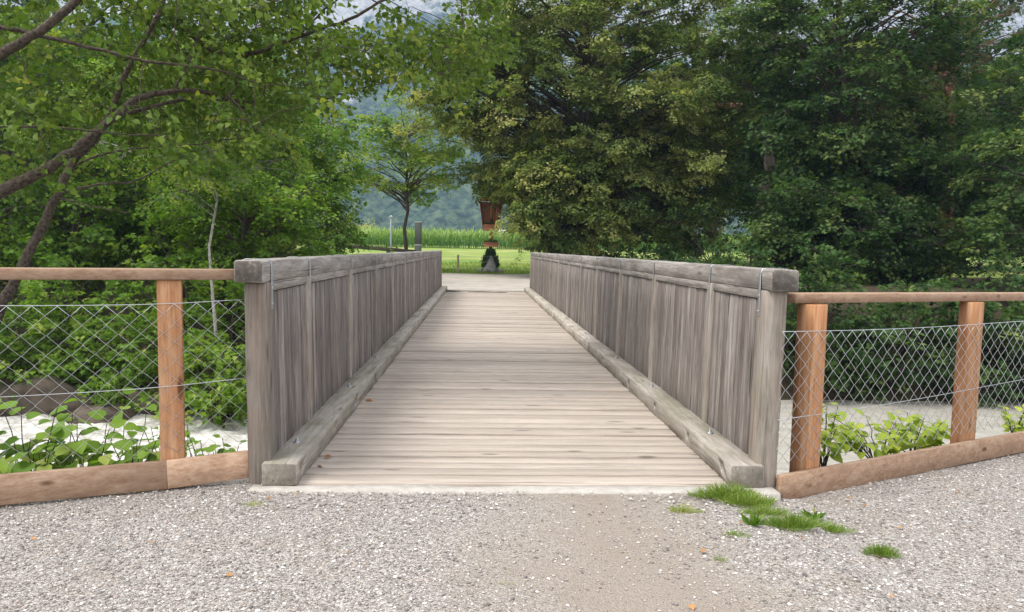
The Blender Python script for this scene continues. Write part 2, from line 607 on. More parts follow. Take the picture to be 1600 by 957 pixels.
def ground_material():
    mt, t, b = newmat('soil and meadow')
    geo = N_(t, 'ShaderNodeNewGeometry')
    sep = N_(t, 'ShaderNodeSeparateXYZ')
    t.links.new(geo.outputs['Position'], sep.inputs[0])
    n1 = N_(t, 'ShaderNodeTexNoise', Scale=1.3, Detail=8.0, Roughness=.65)
    n2 = N_(t, 'ShaderNodeTexNoise', Scale=14.0, Detail=6.0, Roughness=.7)
    n3 = N_(t, 'ShaderNodeTexNoise', Scale=.16, Detail=5.0, Roughness=.6)
    for n in (n1, n2, n3):
        t.links.new(geo.outputs['Position'], n.inputs['Vector'])
    soil = ramp(t, n2.outputs['Fac'], [(.3, (.03, .024, .016)), (.7, (.095, .075, .05))])
    soil = mixc(t, ramp(t, n1.outputs['Fac'], [(.5, 0.0), (.62, .7)]), soil, (.05, .075, .02))
    grs = ramp(t, n2.outputs['Fac'], [(.25, (.11, .19, .03)), (.75, (.22, .31, .06))])
    grs = mixc(t, ramp(t, n3.outputs['Fac'], [(.42, 0.0), (.62, .75)]), grs, (.33, .34, .12))
    isg = ramp(t, mth(t, 'ADD', mth(t, 'MULTIPLY', sep.outputs['Y'], .02), mth(t, 'MULTIPLY', n1.outputs['Fac'], .01)), [(.745, 0.0), (.75, 1.0)])
    c = mixc(t, isg, soil, grs)
    t.links.new(c, b.inputs['Base Color'])
    b.inputs['Roughness'].default_value = .95
    b.inputs['Specular IOR Level'].default_value = .15
    bp = N_(t, 'ShaderNodeBump', Strength=.7, Distance=.08)
    t.links.new(n2.outputs['Fac'], bp.inputs['Height'])
    t.links.new(bp.outputs[0], b.inputs['Normal'])
    return mt


def gravel_material(far=False):
    mt, t, b = newmat('sandy gravel' if far else 'gravel')
    geo = N_(t, 'ShaderNodeNewGeometry')
    pos = geo.outputs['Position']
    sep = N_(t, 'ShaderNodeSeparateXYZ')
    t.links.new(pos, sep.inputs[0])
    dist = N_(t, 'ShaderNodeTexNoise', Scale=30.0, Detail=2.0)
    t.links.new(pos, dist.inputs['Vector'])
    vm = N_(t, 'ShaderNodeVectorMath', operation='MULTIPLY_ADD')
    t.links.new(dist.outputs['Color'], vm.inputs[0])
    vm.inputs[1].default_value = (.012, .012, .012)
    t.links.new(pos, vm.inputs[2])
    v1 = N_(t, 'ShaderNodeTexVoronoi', Scale=95.0)
    v2 = N_(t, 'ShaderNodeTexVoronoi', Scale=230.0)
    for v in (v1, v2):
        t.links.new(vm.outputs[0], v.inputs['Vector'])
    s1 = N_(t, 'ShaderNodeSeparateColor')
    t.links.new(v1.outputs['Color'], s1.inputs[0])
    s2 = N_(t, 'ShaderNodeSeparateColor')
    t.links.new(v2.outputs['Color'], s2.inputs[0])
    st = [(0, (.10, .09, .08)), (.3, (.23, .207, .187)), (.6, (.36, .33, .30)), (.85, (.50, .467, .43)), (1, (.74, .71, .67))]
    a = ramp(t, s1.outputs[0], st)
    c = ramp(t, s2.outputs[0], st)
    c = mixc(t, .45, a, c)
    big = N_(t, 'ShaderNodeTexNoise', Scale=1.1, Detail=5.0, Roughness=.6)
    t.links.new(pos, big.inputs['Vector'])
    # trodden, dusty strip in front of the deck
    dx = mth(t, 'ABSOLUTE', mth(t, 'SUBTRACT', sep.outputs['X'], .45))
    k = mth(t, 'ADD', dx, mth(t, 'MULTIPLY', mth(t, 'SUBTRACT', big.outputs['Fac'], .5), 1.6))
    dust = ramp(t, k, [(.15, .92), (.9, 0.0)]) if not far else 1.0
    fine = N_(t, 'ShaderNodeTexNoise', Scale=160.0, Detail=4.0)
    t.links.new(pos, fine.inputs['Vector'])
    dcol = ramp(t, fine.outputs['Fac'], [(.3, (.25, .21, .172)), (.7, (.37, .32, .268))])
    if far:
        dcol = mixc(t, ramp(t, big.outputs['Fac'], [(.35, 0.0), (.65, 1.0)]), (.40, .36, .31), (.50, .46, .41))
    c = mixc(t, dust, c, dcol)
    b2 = N_(t, 'ShaderNodeTexNoise', Scale=2.7, Detail=6.0, Roughness=.65)
    t.links.new(pos, b2.inputs['Vector'])
    c = mixc(t, mth(t, 'MULTIPLY', ramp(t, b2.outputs['Fac'], [(.52, 0.0), (.7, 1.0)]), .45), c, (.30, .25, .2))
    t.links.new(c, b.inputs['Base Color'])
    b.inputs['Roughness'].default_value = .92
    b.inputs['Specular IOR Level'].default_value = .2
    bp = N_(t, 'ShaderNodeBump', Strength=.9, Distance=.008)
    hh = mth(t, 'SUBTRACT', 1.0, mth(t, 'ADD', v1.outputs['Distance'], mth(t, 'MULTIPLY', v2.outputs['Distance'], .5)))
    t.links.new(hh, bp.inputs['Height'])
    t.links.new(bp.outputs[0], b.inputs['Normal'])
    return mt


M['ground'] = ground_material()
M['gravel'] = gravel_material()

xs = nonuni(-1400, 1400, -16, 16, .25)
ys = nonuni(-300, 1990, -4, 48, .25)
g = grid_mesh(xs, ys, ground_z, 'ground', M['ground'])
tag(g, kind='structure', label='soil banks and rising green meadow on both sides of the river')

# gravel forecourt in front of the bridge, following the edge of the bank
mb = MB()
gx = np.arange(-9, 12.01, .1)
gv = np.linspace(0, 1, 60)
GX, GV = np.meshgrid(gx, gv)
GY = -6 + (edge(GX) + .06 + .03 * np.sin(GX * 9) + 6) * GV
GY = np.where((np.abs(GX) < 1.45) & (GV == 1), np.minimum(GY, -.125), GY)
GZ = near_z(GX) + .004 * wob(GX, GY, 3) + .006 * wob(GX, GY, 1.1, 1)
GZ[-1] -= .05
GZ -= .012 * smooth(-.5, -.15, GY) * (np.abs(GX) < 1.6)
nx, ny = len(gx), len(gv)
i, j = np.meshgrid(np.arange(nx - 1), np.arange(ny - 1))
a = (j * nx + i).ravel()
mb.add(np.stack([GX, GY, GZ - .012], -1).reshape(-1, 3), np.stack([a, a + 1, a + nx + 1, a + nx], -1))
o = mb.build('gravel_path', M['gravel'], smooth=True)
tag(o, kind='structure', label='pale grey gravel path running past the near end of the bridge')

# gravel path at the far end
o = grid_mesh(np.arange(-30, 8.1, .5), np.array([20.55, 21, 24, 28, 32, 35, 36.2, 37.4]), lambda x, y: .005 + .35 * smooth(4, 12, np.abs(x)) + 0 * y, 'far_gravel_path', gravel_material(True))
tag(o, kind='structure', label='sandy gravel path crossing beyond the far end of the bridge')

# loose stones lying on the forecourt
def stones(n, name, label, xr, yr, smin, smax, dens=None):
    x = RNG.uniform(xr[0], xr[1], n)
    y = RNG.uniform(yr[0], yr[1], n)
    k = y < edge(x) - .0 - .22 * (np.abs(x) < 1.65)
    if dens is not None:
        k &= RNG.random(n) < dens(x, y)
    x, y = x[k], y[k]
    n = len(x)
    s = smin * (smax / smin) ** (RNG.random(n) ** 2.2)
    oct_ = np.array([[1, 0, 0], [0, 1, 0], [-1, 0, 0], [0, -1, 0], [0, 0, 1], [.55, .55, .55], [-.55, .55, .5], [-.5, -.55, .55], [.5, -.5, .5]], float)
    f = np.array([[0, 1, 5], [1, 2, 6], [2, 3, 7], [3, 0, 8], [5, 1, 6], [6, 2, 7], [7, 3, 8], [8, 0, 5], [4, 5, 6], [4, 6, 7], [4, 7, 8], [4, 8, 5]])
    jit = 1 + RNG.uniform(-.28, .28, (n, 9, 1))
    asp = np.stack([RNG.uniform(.7, 1.25, n), RNG.uniform(.6, 1.0, n), RNG.uniform(.35, .7, n)], -1)[:, None]
    v = oct_[None] * jit * asp
    an = RNG.uniform(0, 6.28, n)
    c, s_ = np.cos(an)[:, None], np.sin(an)[:, None]
    V = np.stack([v[..., 0] * c - v[..., 1] * s_, v[..., 0] * s_ + v[..., 1] * c, v[..., 2]], -1)
    V = V * s[:, None, None] * .5
    z = near_z(x) - .010
    V = V + np.stack([x, y, z + .004 * wob(x, y, 3) + .006 * wob(x, y, 1.1, 1)], -1)[:, None]
    mb = MB()
    mb.add(V.reshape(-1, 3), ((np.arange(n) * 9)[:, None, None] + f[None]).reshape(-1, 3), np.repeat(RNG.random(n), len(f)))
    mt = bpy.data.materials.get('loose stone')
    if mt is None:
        mt, t, b = newmat('loose stone')
        at_ = N_(t, 'ShaderNodeAttribute', attribute_name='tint')
        c = ramp(t, at_.outputs['Fac'], [(0, (.12, .107, .098)), (.25, (.235, .213, .197)), (.5, (.35, .32, .298)), (.66, (.37, .305, .255)), (.84, (.47, .43, .40)), (1, (.76, .73, .69))])
        t.links.new(c, b.inputs['Base Color'])
        b.inputs['Roughness'].default_value = .85
        b.inputs['Specular IOR Level'].default_value = .3
    o = mb.build(name, mt)
    tag(o, label, 'gravel', kind='stuff')


def stone_density(x, y):
    d = 1.25 * np.abs(x - .45 - .25 * np.sin(y * 2.1)) + .35 * wob(x, y, 2.3, 3) + .2 * wob(x, y, 7.1, 1)
    return .10 + .9 * smooth(.05, 1.3, d)


stones(140000, 'gravel_stones', 'loose pale stones scattered over the gravel path', (-4.2, 5.2), (-2.2, 1.8), .0055, .024, stone_density)

# ------------------------------------------------------------------ river
def water_material():
    mt, t, b = newmat('silty river water')
    geo = N_(t, 'ShaderNodeNewGeometry')
    sep = N_(t, 'ShaderNodeSeparateXYZ')
    t.links.new(geo.outputs['Position'], sep.inputs[0])
    mp = N_(t, 'ShaderNodeMapping')
    mp.inputs['Scale'].default_value = (.8, 1.5, 1.0)
    t.links.new(geo.outputs['Position'], mp.inputs[0])
    n = N_(t, 'ShaderNodeTexNoise', Scale=2.4, Detail=8.0, Roughness=.68, Distortion=.6)
    t.links.new(mp.outputs[0], n.inputs['Vector'])
    fx = ramp(t, mth(t, 'ADD', mth(t, 'MULTIPLY', sep.outputs['X'], -.05), .1), [(.15, 0.0), (.42, 1.0)])
    foam_glare = mth(t, 'MULTIPLY', fx, ramp(t, n.outputs['Fac'], [(.36, 0.35), (.55, 1.0)]))  # white water on the left: foam, with reflected sun painted into the colour
    c = ramp(t, n.outputs['Fac'], [(.3, (.36, .34, .29)), (.7, (.50, .475, .42))])
    c = mixc(t, foam_glare, c, ramp(t, n.outputs['Fac'], [(.35, (.40, .385, .35)), (.62, (.78, .765, .73))]))
    t.links.new(c, b.inputs['Base Color'])
    t.links.new(ramp(t, foam_glare, [(0, .22), (.6, .7)]), b.inputs['Roughness'])
    b.inputs['IOR'].default_value = 1.33
    bp = N_(t, 'ShaderNodeBump', Strength=.6, Distance=.15)
    t.links.new(n.outputs['Fac'], bp.inputs['Height'])
    t.links.new(bp.outputs[0], b.inputs['Normal'])
    return mt


M['water'] = water_material()


def water_z(x, y):
    a = .02 + .10 * smooth(-2, -6, x)
    return -3.0 + a * (wob(x, y, 2.1) + .6 * wob(x, y, 5.3, 1)) + RNG.normal(0, .01, x.shape) * smooth(-3, -6, x)


o = grid_mesh(nonuni(-160, 160, -20, 25, .2), np.arange(2.2, 18.6, .2), water_z, 'river', M['water'])
tag(o, kind='structure', label='silty grey river, foam and sun glare painted white on the left of the bridge')

# ------------------------------------------------------------------ far hills
def hash_noise(x, y, s):
    """smooth value noise on a grid"""
    gx, gy = x / s, y / s
    ix, iy = np.floor(gx).astype(int), np.floor(gy).astype(int)
    fx, fy = gx - ix, gy - iy
    fx, fy = fx * fx * (3 - 2 * fx), fy * fy * (3 - 2 * fy)

    def h(a, b):
        v = np.sin(a * 127.1 + b * 311.7) * 43758.5453
        return v - np.floor(v)
    return (h(ix, iy) * (1 - fx) + h(ix + 1, iy) * fx) * (1 - fy) + (h(ix, iy + 1) * (1 - fx) + h(ix + 1, iy + 1) * fx) * fy


def hill_z(x, y):
    r1 = hash_noise(x, y, 260) * .6 + hash_noise(x, y, 90) * .3 + hash_noise(x, y, 35) * .12
    front = smooth(520, 1050, y) * (190 + 110 * r1)
    back = smooth(960, 1640, y) * (330 + 260 * r1 + 90 * np.sin(x * .006 + 2.4))
    z = front + back + hash_noise(x, y, 14) * 9 * smooth(500, 560, y) - 6
    crest = smooth(1500, 1700, y) * hash_noise(x, y * .2, 45) * 90
    tree = RNG.random(x.shape) * 7 * smooth(500, 540, y) * (y < 1500)
    return z + crest + tree


def hill_material():
    mt, t, b = newmat('mountain forest and rock')
    geo = N_(t, 'ShaderNodeNewGeometry')
    sep = N_(t, 'ShaderNodeSeparateXYZ')
    t.links.new(geo.outputs['Position'], sep.inputs[0])
    n1 = N_(t, 'ShaderNodeTexNoise', Scale=.012, Detail=9.0, Roughness=.65)
    n2 = N_(t, 'ShaderNodeTexNoise', Scale=.11, Detail=6.0, Roughness=.7)
    for n in (n1, n2):
        t.links.new(geo.outputs['Position'], n.inputs['Vector'])
    f = ramp(t, n2.outputs['Fac'], [(.38, (.008, .016, .012)), (.5, (.035, .06, .035)), (.62, (.09, .12, .06))])
    r = ramp(t, n2.outputs['Fac'], [(.3, (.16, .16, .155)), (.7, (.38, .37, .355))])
    k = mth(t, 'ADD', mth(t, 'MULTIPLY', sep.outputs['Z'], .0009), mth(t, 'MULTIPLY', n1.outputs['Fac'], .9))
    c = mixc(t, ramp(t, k, [(.70, 0.0), (.76, 1.0)]), f, r)
    t.links.new(c, b.inputs['Base Color'])
    b.inputs['Roughness'].default_value = 1.0
    b.inputs['Specular IOR Level'].default_value = 0.0
    return mt


o = grid_mesh(np.arange(-900, 1001, 6.0), np.arange(500, 1900, 6.0), hill_z, 'hills', hill_material(), smooth_=False)
tag(o, kind='structure', label='steep forested mountainside with pale cliffs, blue with distance')

# ------------------------------------------------------------------ haze
hb = MB()
bx = np.array([[sx, sy, sz] for sx in (-1450, 1450) for sy in (-350, 2050) for sz in (-6, 900)], float)
hb.add(bx, [[0, 1, 3, 2], [4, 6, 7, 5], [0, 4, 5, 1], [2, 3, 7, 6], [0, 2, 6, 4], [1, 5, 7, 3]])
hm = bpy.data.materials.new('haze')
hm.use_nodes = True
hm.node_tree.nodes.clear()
ho = hm.node_tree.nodes.new('ShaderNodeOutputMaterial')
pv = hm.node_tree.nodes.new('ShaderNodeVolumePrincipled')
pv.inputs['Color'].default_value = (.48, .64, 1.0, 1)
pv.inputs['Density'].default_value = .00027
pv.inputs['Anisotropy'].default_value = .2
hm.node_tree.links.new(pv.outputs[0], ho.inputs['Volume'])
o = hb.build('haze', hm)
tag(o, 'thin blue air in front of the distant mountain', 'haze', kind='stuff')

# ------------------------------------------------------------------ the bridge
L = 20.6
bridge = empty('wooden_footbridge', (0, 0, 0), 'weathered grey timber footbridge with boarded sides and plank deck across the river', 'bridge')

mb = MB()
y = .0
while y < L - .05:
    w = random.choice([.14, .165, .18, .20])
    w = min(w, L - y)
    gap = random.choice([.010, .014, .018, .024, .030])
    zt = random.uniform(-.010, .003)
    beam(mb, (-1.57, y + w / 2, zt - .03), (1.57, y + w / 2, zt - .03 + random.uniform(-.002, .002)), w - gap, .06, ch=.004, seg=10, jit=.0009)
    y += w
mb.build('deck', M['deck'], bridge)

mb = MB()
for x in (-1.15, -.4, .4, 1.15):
    beam(mb, (x, .1, -.28), (x, L - .1, -.28), .22, .42, ch=.01)
mb.build('girder', M['steel_beam'], bridge, label='long dark beam under the deck')
for yy, fz in ((-.062, 0), (L + .09, 0)):
    mb = MB()
    beam(mb, (-1.62, yy, -.56), (1.62, yy, -.56), .125 if yy < 0 else .16, 1.1, ch=.012, seg=24, jit=.003)
    mb.build('abutment', M['concrete'], bridge)
mb = MB()
beam(mb, (-1.95, -.03, -.6), (-1.6, .06, -.6), .36, 1.16, ch=.03, seg=5, jit=.008)
mb.build('abutment_wing', M['concrete'], bridge)
mb = MB()
beam(mb, (1.6, .12, -.67), (1.95, .16, -.67), .40, 1.1, ch=.03, seg=5, jit=.008)
mb.build('abutment_wing', M['concrete'], bridge)

POSTY = [.085, 1.12] + [2.92 + 1.77 * k for k in range(10)] + [L - .09]
for s in (-1, 1):
    # kerb beams end to end, with drain holes and bolts
    cuts = [-.035, 5.9, 11.2, 16.0, L + .12]
    for a_, b_ in zip(cuts[:-1], cuts[1:]):
        mb = MB()
        dx = random.uniform(-.008, .008)
        wdt = .215 + random.uniform(-.006, .006)
        seg = int((b_ - a_) * 7)
        beam(mb, (s * (1.44 + dx), a_ + .003, .062), (s * (1.44 - dx), b_ - .003, .064), wdt, .142, ch=.006, seg=seg, jit=.0022, chtop=.012)
        kb = mb.build('kerb_beam', M['kerb'], bridge)
        holes = [h for h in ([.10, 1.15, 2.05, 3.2, 4.6] if s < 0 else [.13, .9, 1.95, 3.1, 4.7]) if a_ < h < b_]
        if holes:
            cut = MB()
            for hh in holes:
                tube(cut, [(s * 1.28, hh, .070), (s * 1.42, hh, .068)], .033 if hh < .2 else .02, 14)
            co = cut.build('cutter', M['kerb'])
            md = kb.modifiers.new('b', 'BOOLEAN')
            md.operation = 'DIFFERENCE'
            md.object = co
            md.solver = 'EXACT'
            dg = bpy.context.evaluated_depsgraph_get()
            nm = bpy.data.meshes.new_from_object(kb.evaluated_get(dg))
            kb.modifiers.clear()
            if len(nm.polygons) > 20:
                kb.data = nm
            bpy.data.objects.remove(co)
        for yb in ([.44, 2.40, 4.2, 7.0, 9.5, 12.4, 15, 18] if s < 0 else [.76, 2.56, 4.4, 7.0, 9.5, 12.4, 15, 18]):
            if a_ < yb < b_:
                mb = MB()
                c = np.array([s * 1.455, yb, .133])
                tube(mb, [c, c + [0, 0, .006]], .026, 14)
                tube(mb, [c + [0, 0, .005], c + [0, 0, .019]], .0125, 6)
                tube(mb, [c + [0, 0, .019], c + [0, 0, .032]], .007, 8)
                mb.build('bolt', M['zinc'], kb)
    # posts, leaning out a little
    for k, py in enumerate(POSTY):
        mb = MB()
        dpt = .155 if k == 0 else .12
        lo = -.13 if s > 0 else -.10
        beam(mb, (s * 1.576, py, lo), (s * 1.592, py, 1.222), .132, dpt, ch=.008, seg=12, jit=.0012, up=(0, 1, 0), tint=(.08 if s < 0 else .8) if k == 0 else random.uniform(.4, 1))
        mb.build('railing_post', M['post'], bridge)
        # steel strap over the handrail
        mb = MB()
        yy = py + (.035 if k == 0 else 0)
        hw = .014
        prof = [(-.094, -.16), (-.094, .11), (-.084, .138), (-.06, .1455), (.06, .1455), (.084, .138), (.092, .11), (.092, .02)]
        V, F = [], []
        for (px_, pz_) in prof:
            for q in (-hw, hw):
                V.append((s * (1.615 + px_), yy + q, 1.2165 + pz_))
        for (px_, pz_) in prof:
            for q in (-hw, hw):
                V.append((s * (1.615 + px_ * .972), yy + q, 1.2165 + pz_ - (.0025 if pz_ > .12 else 0)))
        n_ = len(prof) * 2
        for q in range(len(prof) - 1):
            a = q * 2
            F += [(a, a + 2, a + 3, a + 1), (n_ + a, n_ + a + 1, n_ + a + 3, n_ + a + 2), (a, n_ + a, n_ + a + 2, a + 2), (a + 1, a + 3, n_ + a + 3, n_ + a + 1)]
        mb.add(V, F)
        for zz in (-.03, -.13):
            tube(mb, [(s * 1.522, yy, 1.2165 + zz), (s * 1.516, yy, 1.2165 + zz)], .007, 8)
        mb.build('strap', M['zinc'], bridge)
    # handrail in three lengths
    hc = [-.045, 8.3, 15.4, L + .02]
    for a_, b_ in zip(hc[:-1], hc[1:]):
        mb = MB()
        beam(mb, (s * 1.615, a_ + .002, 1.29), (s * 1.615, b_ - .002, 1.288), .170, .134, ch=.007, seg=int((b_ - a_) * 5), jit=.0014, chtop=.013, tint=random.uniform(.35, .7))
        mb.build('handrail', M['cap'], bridge)
    mb = MB()
    for p0, p1 in zip(POSTY[:-1], POSTY[1:]):
        beam(mb, (s * 1.5575, p0 + .061, 1.194), (s * 1.5575, p1 - .061, 1.194), .05, .056, ch=.002, seg=4, jit=.0005, tint=.5)
    mb.build('rail_ledger', M['cap'], bridge)
    for bi, (p0, p1) in enumerate(zip(POSTY[:-1], POSTY[1:])):
        mb = MB()
        yy = p0 + .063
        end = p1 - .063
        while yy < end - .012:
            w = random.choice([.05, .058, .07, .085, .1]) if not (s > 0 and bi == 0) else random.choice([.07, .09, .105])
            if end - yy - w < .03:
                w = end - yy
            dx = random.uniform(-.006, .004)
            xx = 1.554 + dx
            cy_ = yy + w / 2
            beam(mb, (s * (xx - .018), cy_, -.02), (s * (xx + .004), cy_, 1.160), .024, w - random.choice([.004, .005, .007]), ch=.0035, seg=4, jit=.0006, up=(0, 1, 0))
            yy += w
        mb.build('board_panel', M['boards'], bridge)

# ------------------------------------------------------------------ chain-link fences
def chain_fence(name, label, line, posts, tops, zb, ztop, cell, mat_rail, joint=None, rise=(0, 0)):
    """line: road-side foot points of the bottom board; posts: list of (x,y,z0,turn)"""
    line = [np.array(p, float) for p in line]
    root = empty(name, line[0], label, 'fence')
    org = line[0]

    def bld(mb, nm, mt, lab=None):
        v = [q - org for q in mb.v]
        mb.v = v
        return mb.build(nm, mt, root, label=lab)
    # cumulative param
    seg = [np.linalg.norm((b - a)[:2]) for a, b in zip(line[:-1], line[1:])]
    cum = np.concatenate([[0], np.cumsum(seg)])

    def P(t):
        i = min(max(np.searchsorted(cum, t) - 1, 0), len(seg) - 1)
        f = (t - cum[i]) / seg[i]
        return line[i] * (1 - f) + line[i + 1] * f
    tot = cum[-1]
    nrm = norm(np.cross(line[1] - line[0], [0, 0, 1]))
    if nrm[1] < 0:
        nrm = -nrm                                  # away from the road
    nrm[2] = 0
    hgt = .165
    for a_, b_ in zip(line[:-1], line[1:]):
        mb = MB()
        up = np.array([0, 0, hgt / 2 + .004])
        beam(mb, a_ + up, b_ + up, .036, hgt, ch=.002, seg=8, jit=.0003)
        bo = bld(mb, 'bottom_board', mat_rail)
    mb = MB()
    for a_, b_ in tops:
        beam(mb, a_, b_, .155, .062, ch=.004, seg=8, jit=.0006)
    bld(mb, 'top_rail', mat_rail)
    turn = norm((line[-1] - line[-2]) * [1, 1, 0])
    for (tp, w, zt, tint) in posts:
        mb = MB()
        q = P(tp) + nrm * (.030 + w / 2)
        q[2] = -.45
        beam(mb, q, [q[0], q[1], zt], w, w * .96, ch=.006, seg=6, jit=.0008, up=turn, tint=tint)
        bld(mb, 'post', M['fresh_z'])
    # wire mesh: zigzag wires linked at the knots, on the road side of the posts
    mb = MB()
    off = nrm * .024
    r = .0015 if line[0][0] < 0 else .0018
    npk = int(tot / (cell / 2)) + 1
    ch_ = cell * .94
    rows = int((ztop - zb) / (ch_ / 2))
    for k in range(npk):
        t0 = k * cell / 2
        pts = []
        for q in range(rows + 1):
            t = t0 + (cell / 2 if (q % 2) else 0) * 1.0
            if k % 2:
                t = t0 + (0 if (q % 2) else cell / 2)
            t += .004 * math.sin(q * 1.7 + k) - .002
            if t > tot:
                t = tot
            b_ = P(t) + off
            z = ztop - q * ch_ / 2 + (P(t)[2] - 0) * 1.0
            sag = -.012 * math.sin(t / max(tot, 1) * 9)
            pts.append(b_ * [1, 1, 0] + np.array([0, 0, z + sag]) + nrm * (.0022 if (q + k) % 2 else -.0022))
        # only every other column starts, so that neighbours share knots
        if k % 2 == 0:
            tube(mb, np.array(pts), r, 5)
        else:
            pass
    # opposite-phase columns
    for k in range(npk):
        t0 = k * cell / 2
        if k % 2:
            pts = []
            for q in range(rows + 1):
                t = t0 + (cell / 2 if q % 2 == 0 else 0)
                t = min(t, tot)
                b_ = P(t) + off
                z = ztop - q * ch_ / 2 + P(t)[2]
                sag = -.012 * math.sin(t / max(tot, 1) * 9)
                pts.append(b_ * [1, 1, 0] + np.array([0, 0, z + sag]) + nrm * (-.0022 if (q + k) % 2 else .0022))
            tube(mb, np.array(pts), r, 5)
    bld(mb, 'wire_mesh', M['wire'])
    for zz in (ztop + .002, (ztop + zb) * .5 - .06):
        mb = MB()
        ts = np.linspace(0, tot, 24)
        pts = [(P(t) + nrm * (.0285 if zz < ztop else .024)) * [1, 1, 0] + np.array([0, 0, zz + P(t)[2] - .012 * math.sin(t / max(tot, 1) * 9) + (rise[0] + (rise[1] - rise[0]) * t / tot) * (zz < ztop)]) for t in ts]
        tube(mb, pts, .0022, 6)
        bld(mb, 'tension_wire', M['wire'])
    return root, P, nrm, tot


# left fence: runs towards the camera as it goes left
LA, LB = np.array([-1.585, .075, .018]), np.array([-2.075, -.115, .0])
LC = np.array([-6.4, -1.68, .0])
ldir = norm(LC - LB)
tl = np.array([-1.69, .12, 1.265])
chain_fence('chain_link_fence', 'galvanised chain-link fence in a fresh larch frame, left of the bridge', [LA + [0, 0, 0], LB, LC],
            [(.495, .138, 1.234, .55), (3.0, .138, 1.234, .4)],
            [(tl, np.array([-6.4, -1.60, 1.265]))], .16, 1.10, .118, M['fresh_x'], rise=(.05, -.02))
# right fence: runs away from the camera as it goes right
RA = np.array([1.64, -.03, -.10])
RB = np.array([4.45, 1.37, -.135])
RC = np.array([7.6, 2.95, -.18])
rdir = norm(RC - RB)
chain_fence('chain_link_fence', 'galvanised chain-link fence in a fresh larch frame, right of the bridge', [RA, RB, RC],
            [(.36, .138, 1.132, .75), (2.19, .128, 1.112, .35), (4.05, .13, 1.09, .5)],
            [(np.array([1.74, .22, 1.168]), np.array([7.6, 3.10, 1.095]))], .18, 1.07, .112, M['fresh_x'], rise=(-.05, .12))

# ------------------------------------------------------------------ trees
def limb_path(a, b, sag=0.0, wig=.05, n=6):
    a, b = np.asarray(a, float), np.asarray(b, float)
    t = np.linspace(0, 1, n)[:, None]
    L_ = np.linalg.norm(b - a)
    p = a + (b - a) * t
    p[:, 2] += (np.sin(t[:, 0] * math.pi) * sag * L_)
    p[1:-1] += RNG.normal(0, wig * L_ / n, (n - 2, 3))
    return p


def sprays(lm, tw, C_, O_, size, per, lsize, kind, tint, droop=.35, flat=.10, width=.42, up_bias=.9, jitter=.5, wid=.9, twig=.006, petiole=False):
    """leafy twigs: C_ (N,3) starts, O_ (N,3) directions; each carries `per` leaves in a drooping flat spray"""
    N = len(C_)
    if N == 0:
        return
    O_ = norm(O_)
    size = np.broadcast_to(np.asarray(size, float), (N,))
    side = np.cross(O_, [0, 0, 1.0])
    side = norm(side + RNG.normal(0, .25, side.shape))
    upv = np.cross(side, O_)
    upv *= np.where(upv[:, 2:3] < 0, -1, 1)
    dn = np.array([0, 0, -1.0])
    end = C_ + O_ * size[:, None] + dn * droop * size[:, None] * .8
    mid = C_ + O_ * size[:, None] * .5 + dn * droop * size[:, None] * .2
    if twig:
        sticks(tw, C_, mid, twig, twig * .7)
        sticks(tw, mid, end, twig * .7, twig * .3)
    u = RNG.random((N, per)) ** .8
    v = RNG.normal(0, width, (N, per)) * (1.05 - .55 * u) * .8
    w = RNG.normal(0, flat, (N, per))
    s = size[:, None]
    P_ = C_[:, None] + O_[:, None] * (u * s)[..., None] + side[:, None] * (v * s)[..., None] + upv[:, None] * (w * s)[..., None] + dn * (droop * s * (u ** 2 * .8 + v ** 2 * 1.2))[..., None]
    D_ = O_[:, None] * .7 + side[:, None] * (np.sign(v) * .8)[..., None] + dn * .35 + RNG.normal(0, .35, P_.shape)
    N_l = upv[:, None] * up_bias + O_[:, None] * .35 + RNG.normal(0, jitter, P_.shape)
    tt = np.broadcast_to(np.asarray(tint, float), (N,))[:, None] + RNG.normal(0, .09, (N, per))
    ls = lsize * RNG.uniform(.65, 1.2, (N, per))
    leaves(lm, P_.reshape(-1, 3), N_l.reshape(-1, 3), D_.reshape(-1, 3), ls.ravel(), kind, np.clip(tt, 0, 1).ravel(), wid)


def crown_points(c, r, n, shell=.55, low=-1.0, lump=.22):
    """clump centres through the outer volume of an uneven ellipsoid"""
    c, r = np.asarray(c, float), np.asarray(r, float)
    out_ = []
    ph = RNG.uniform(0, 6, 6)
    while len(out_) < n:
        d = norm(RNG.normal(0, 1, (n * 2, 3)))
        q = (shell ** 3 + (1 - shell ** 3) * RNG.random(n * 2)) ** (1 / 3)
        l = 1 + lump * (np.sin(d[:, 0] * 4 + ph[0]) * np.cos(d[:, 2] * 5 + ph[1]) + .6 * np.sin(d[:, 1] * 7 + ph[2] + d[:, 2] * 6))
        p = c + d * r * (q * l)[:, None]
        k = (d[:, 2] > low)
        out_ += list(np.concatenate([p, d], 1)[k])
    out_ = np.array(out_[:n])
    return out_[:, :3], out_[:, 3:]


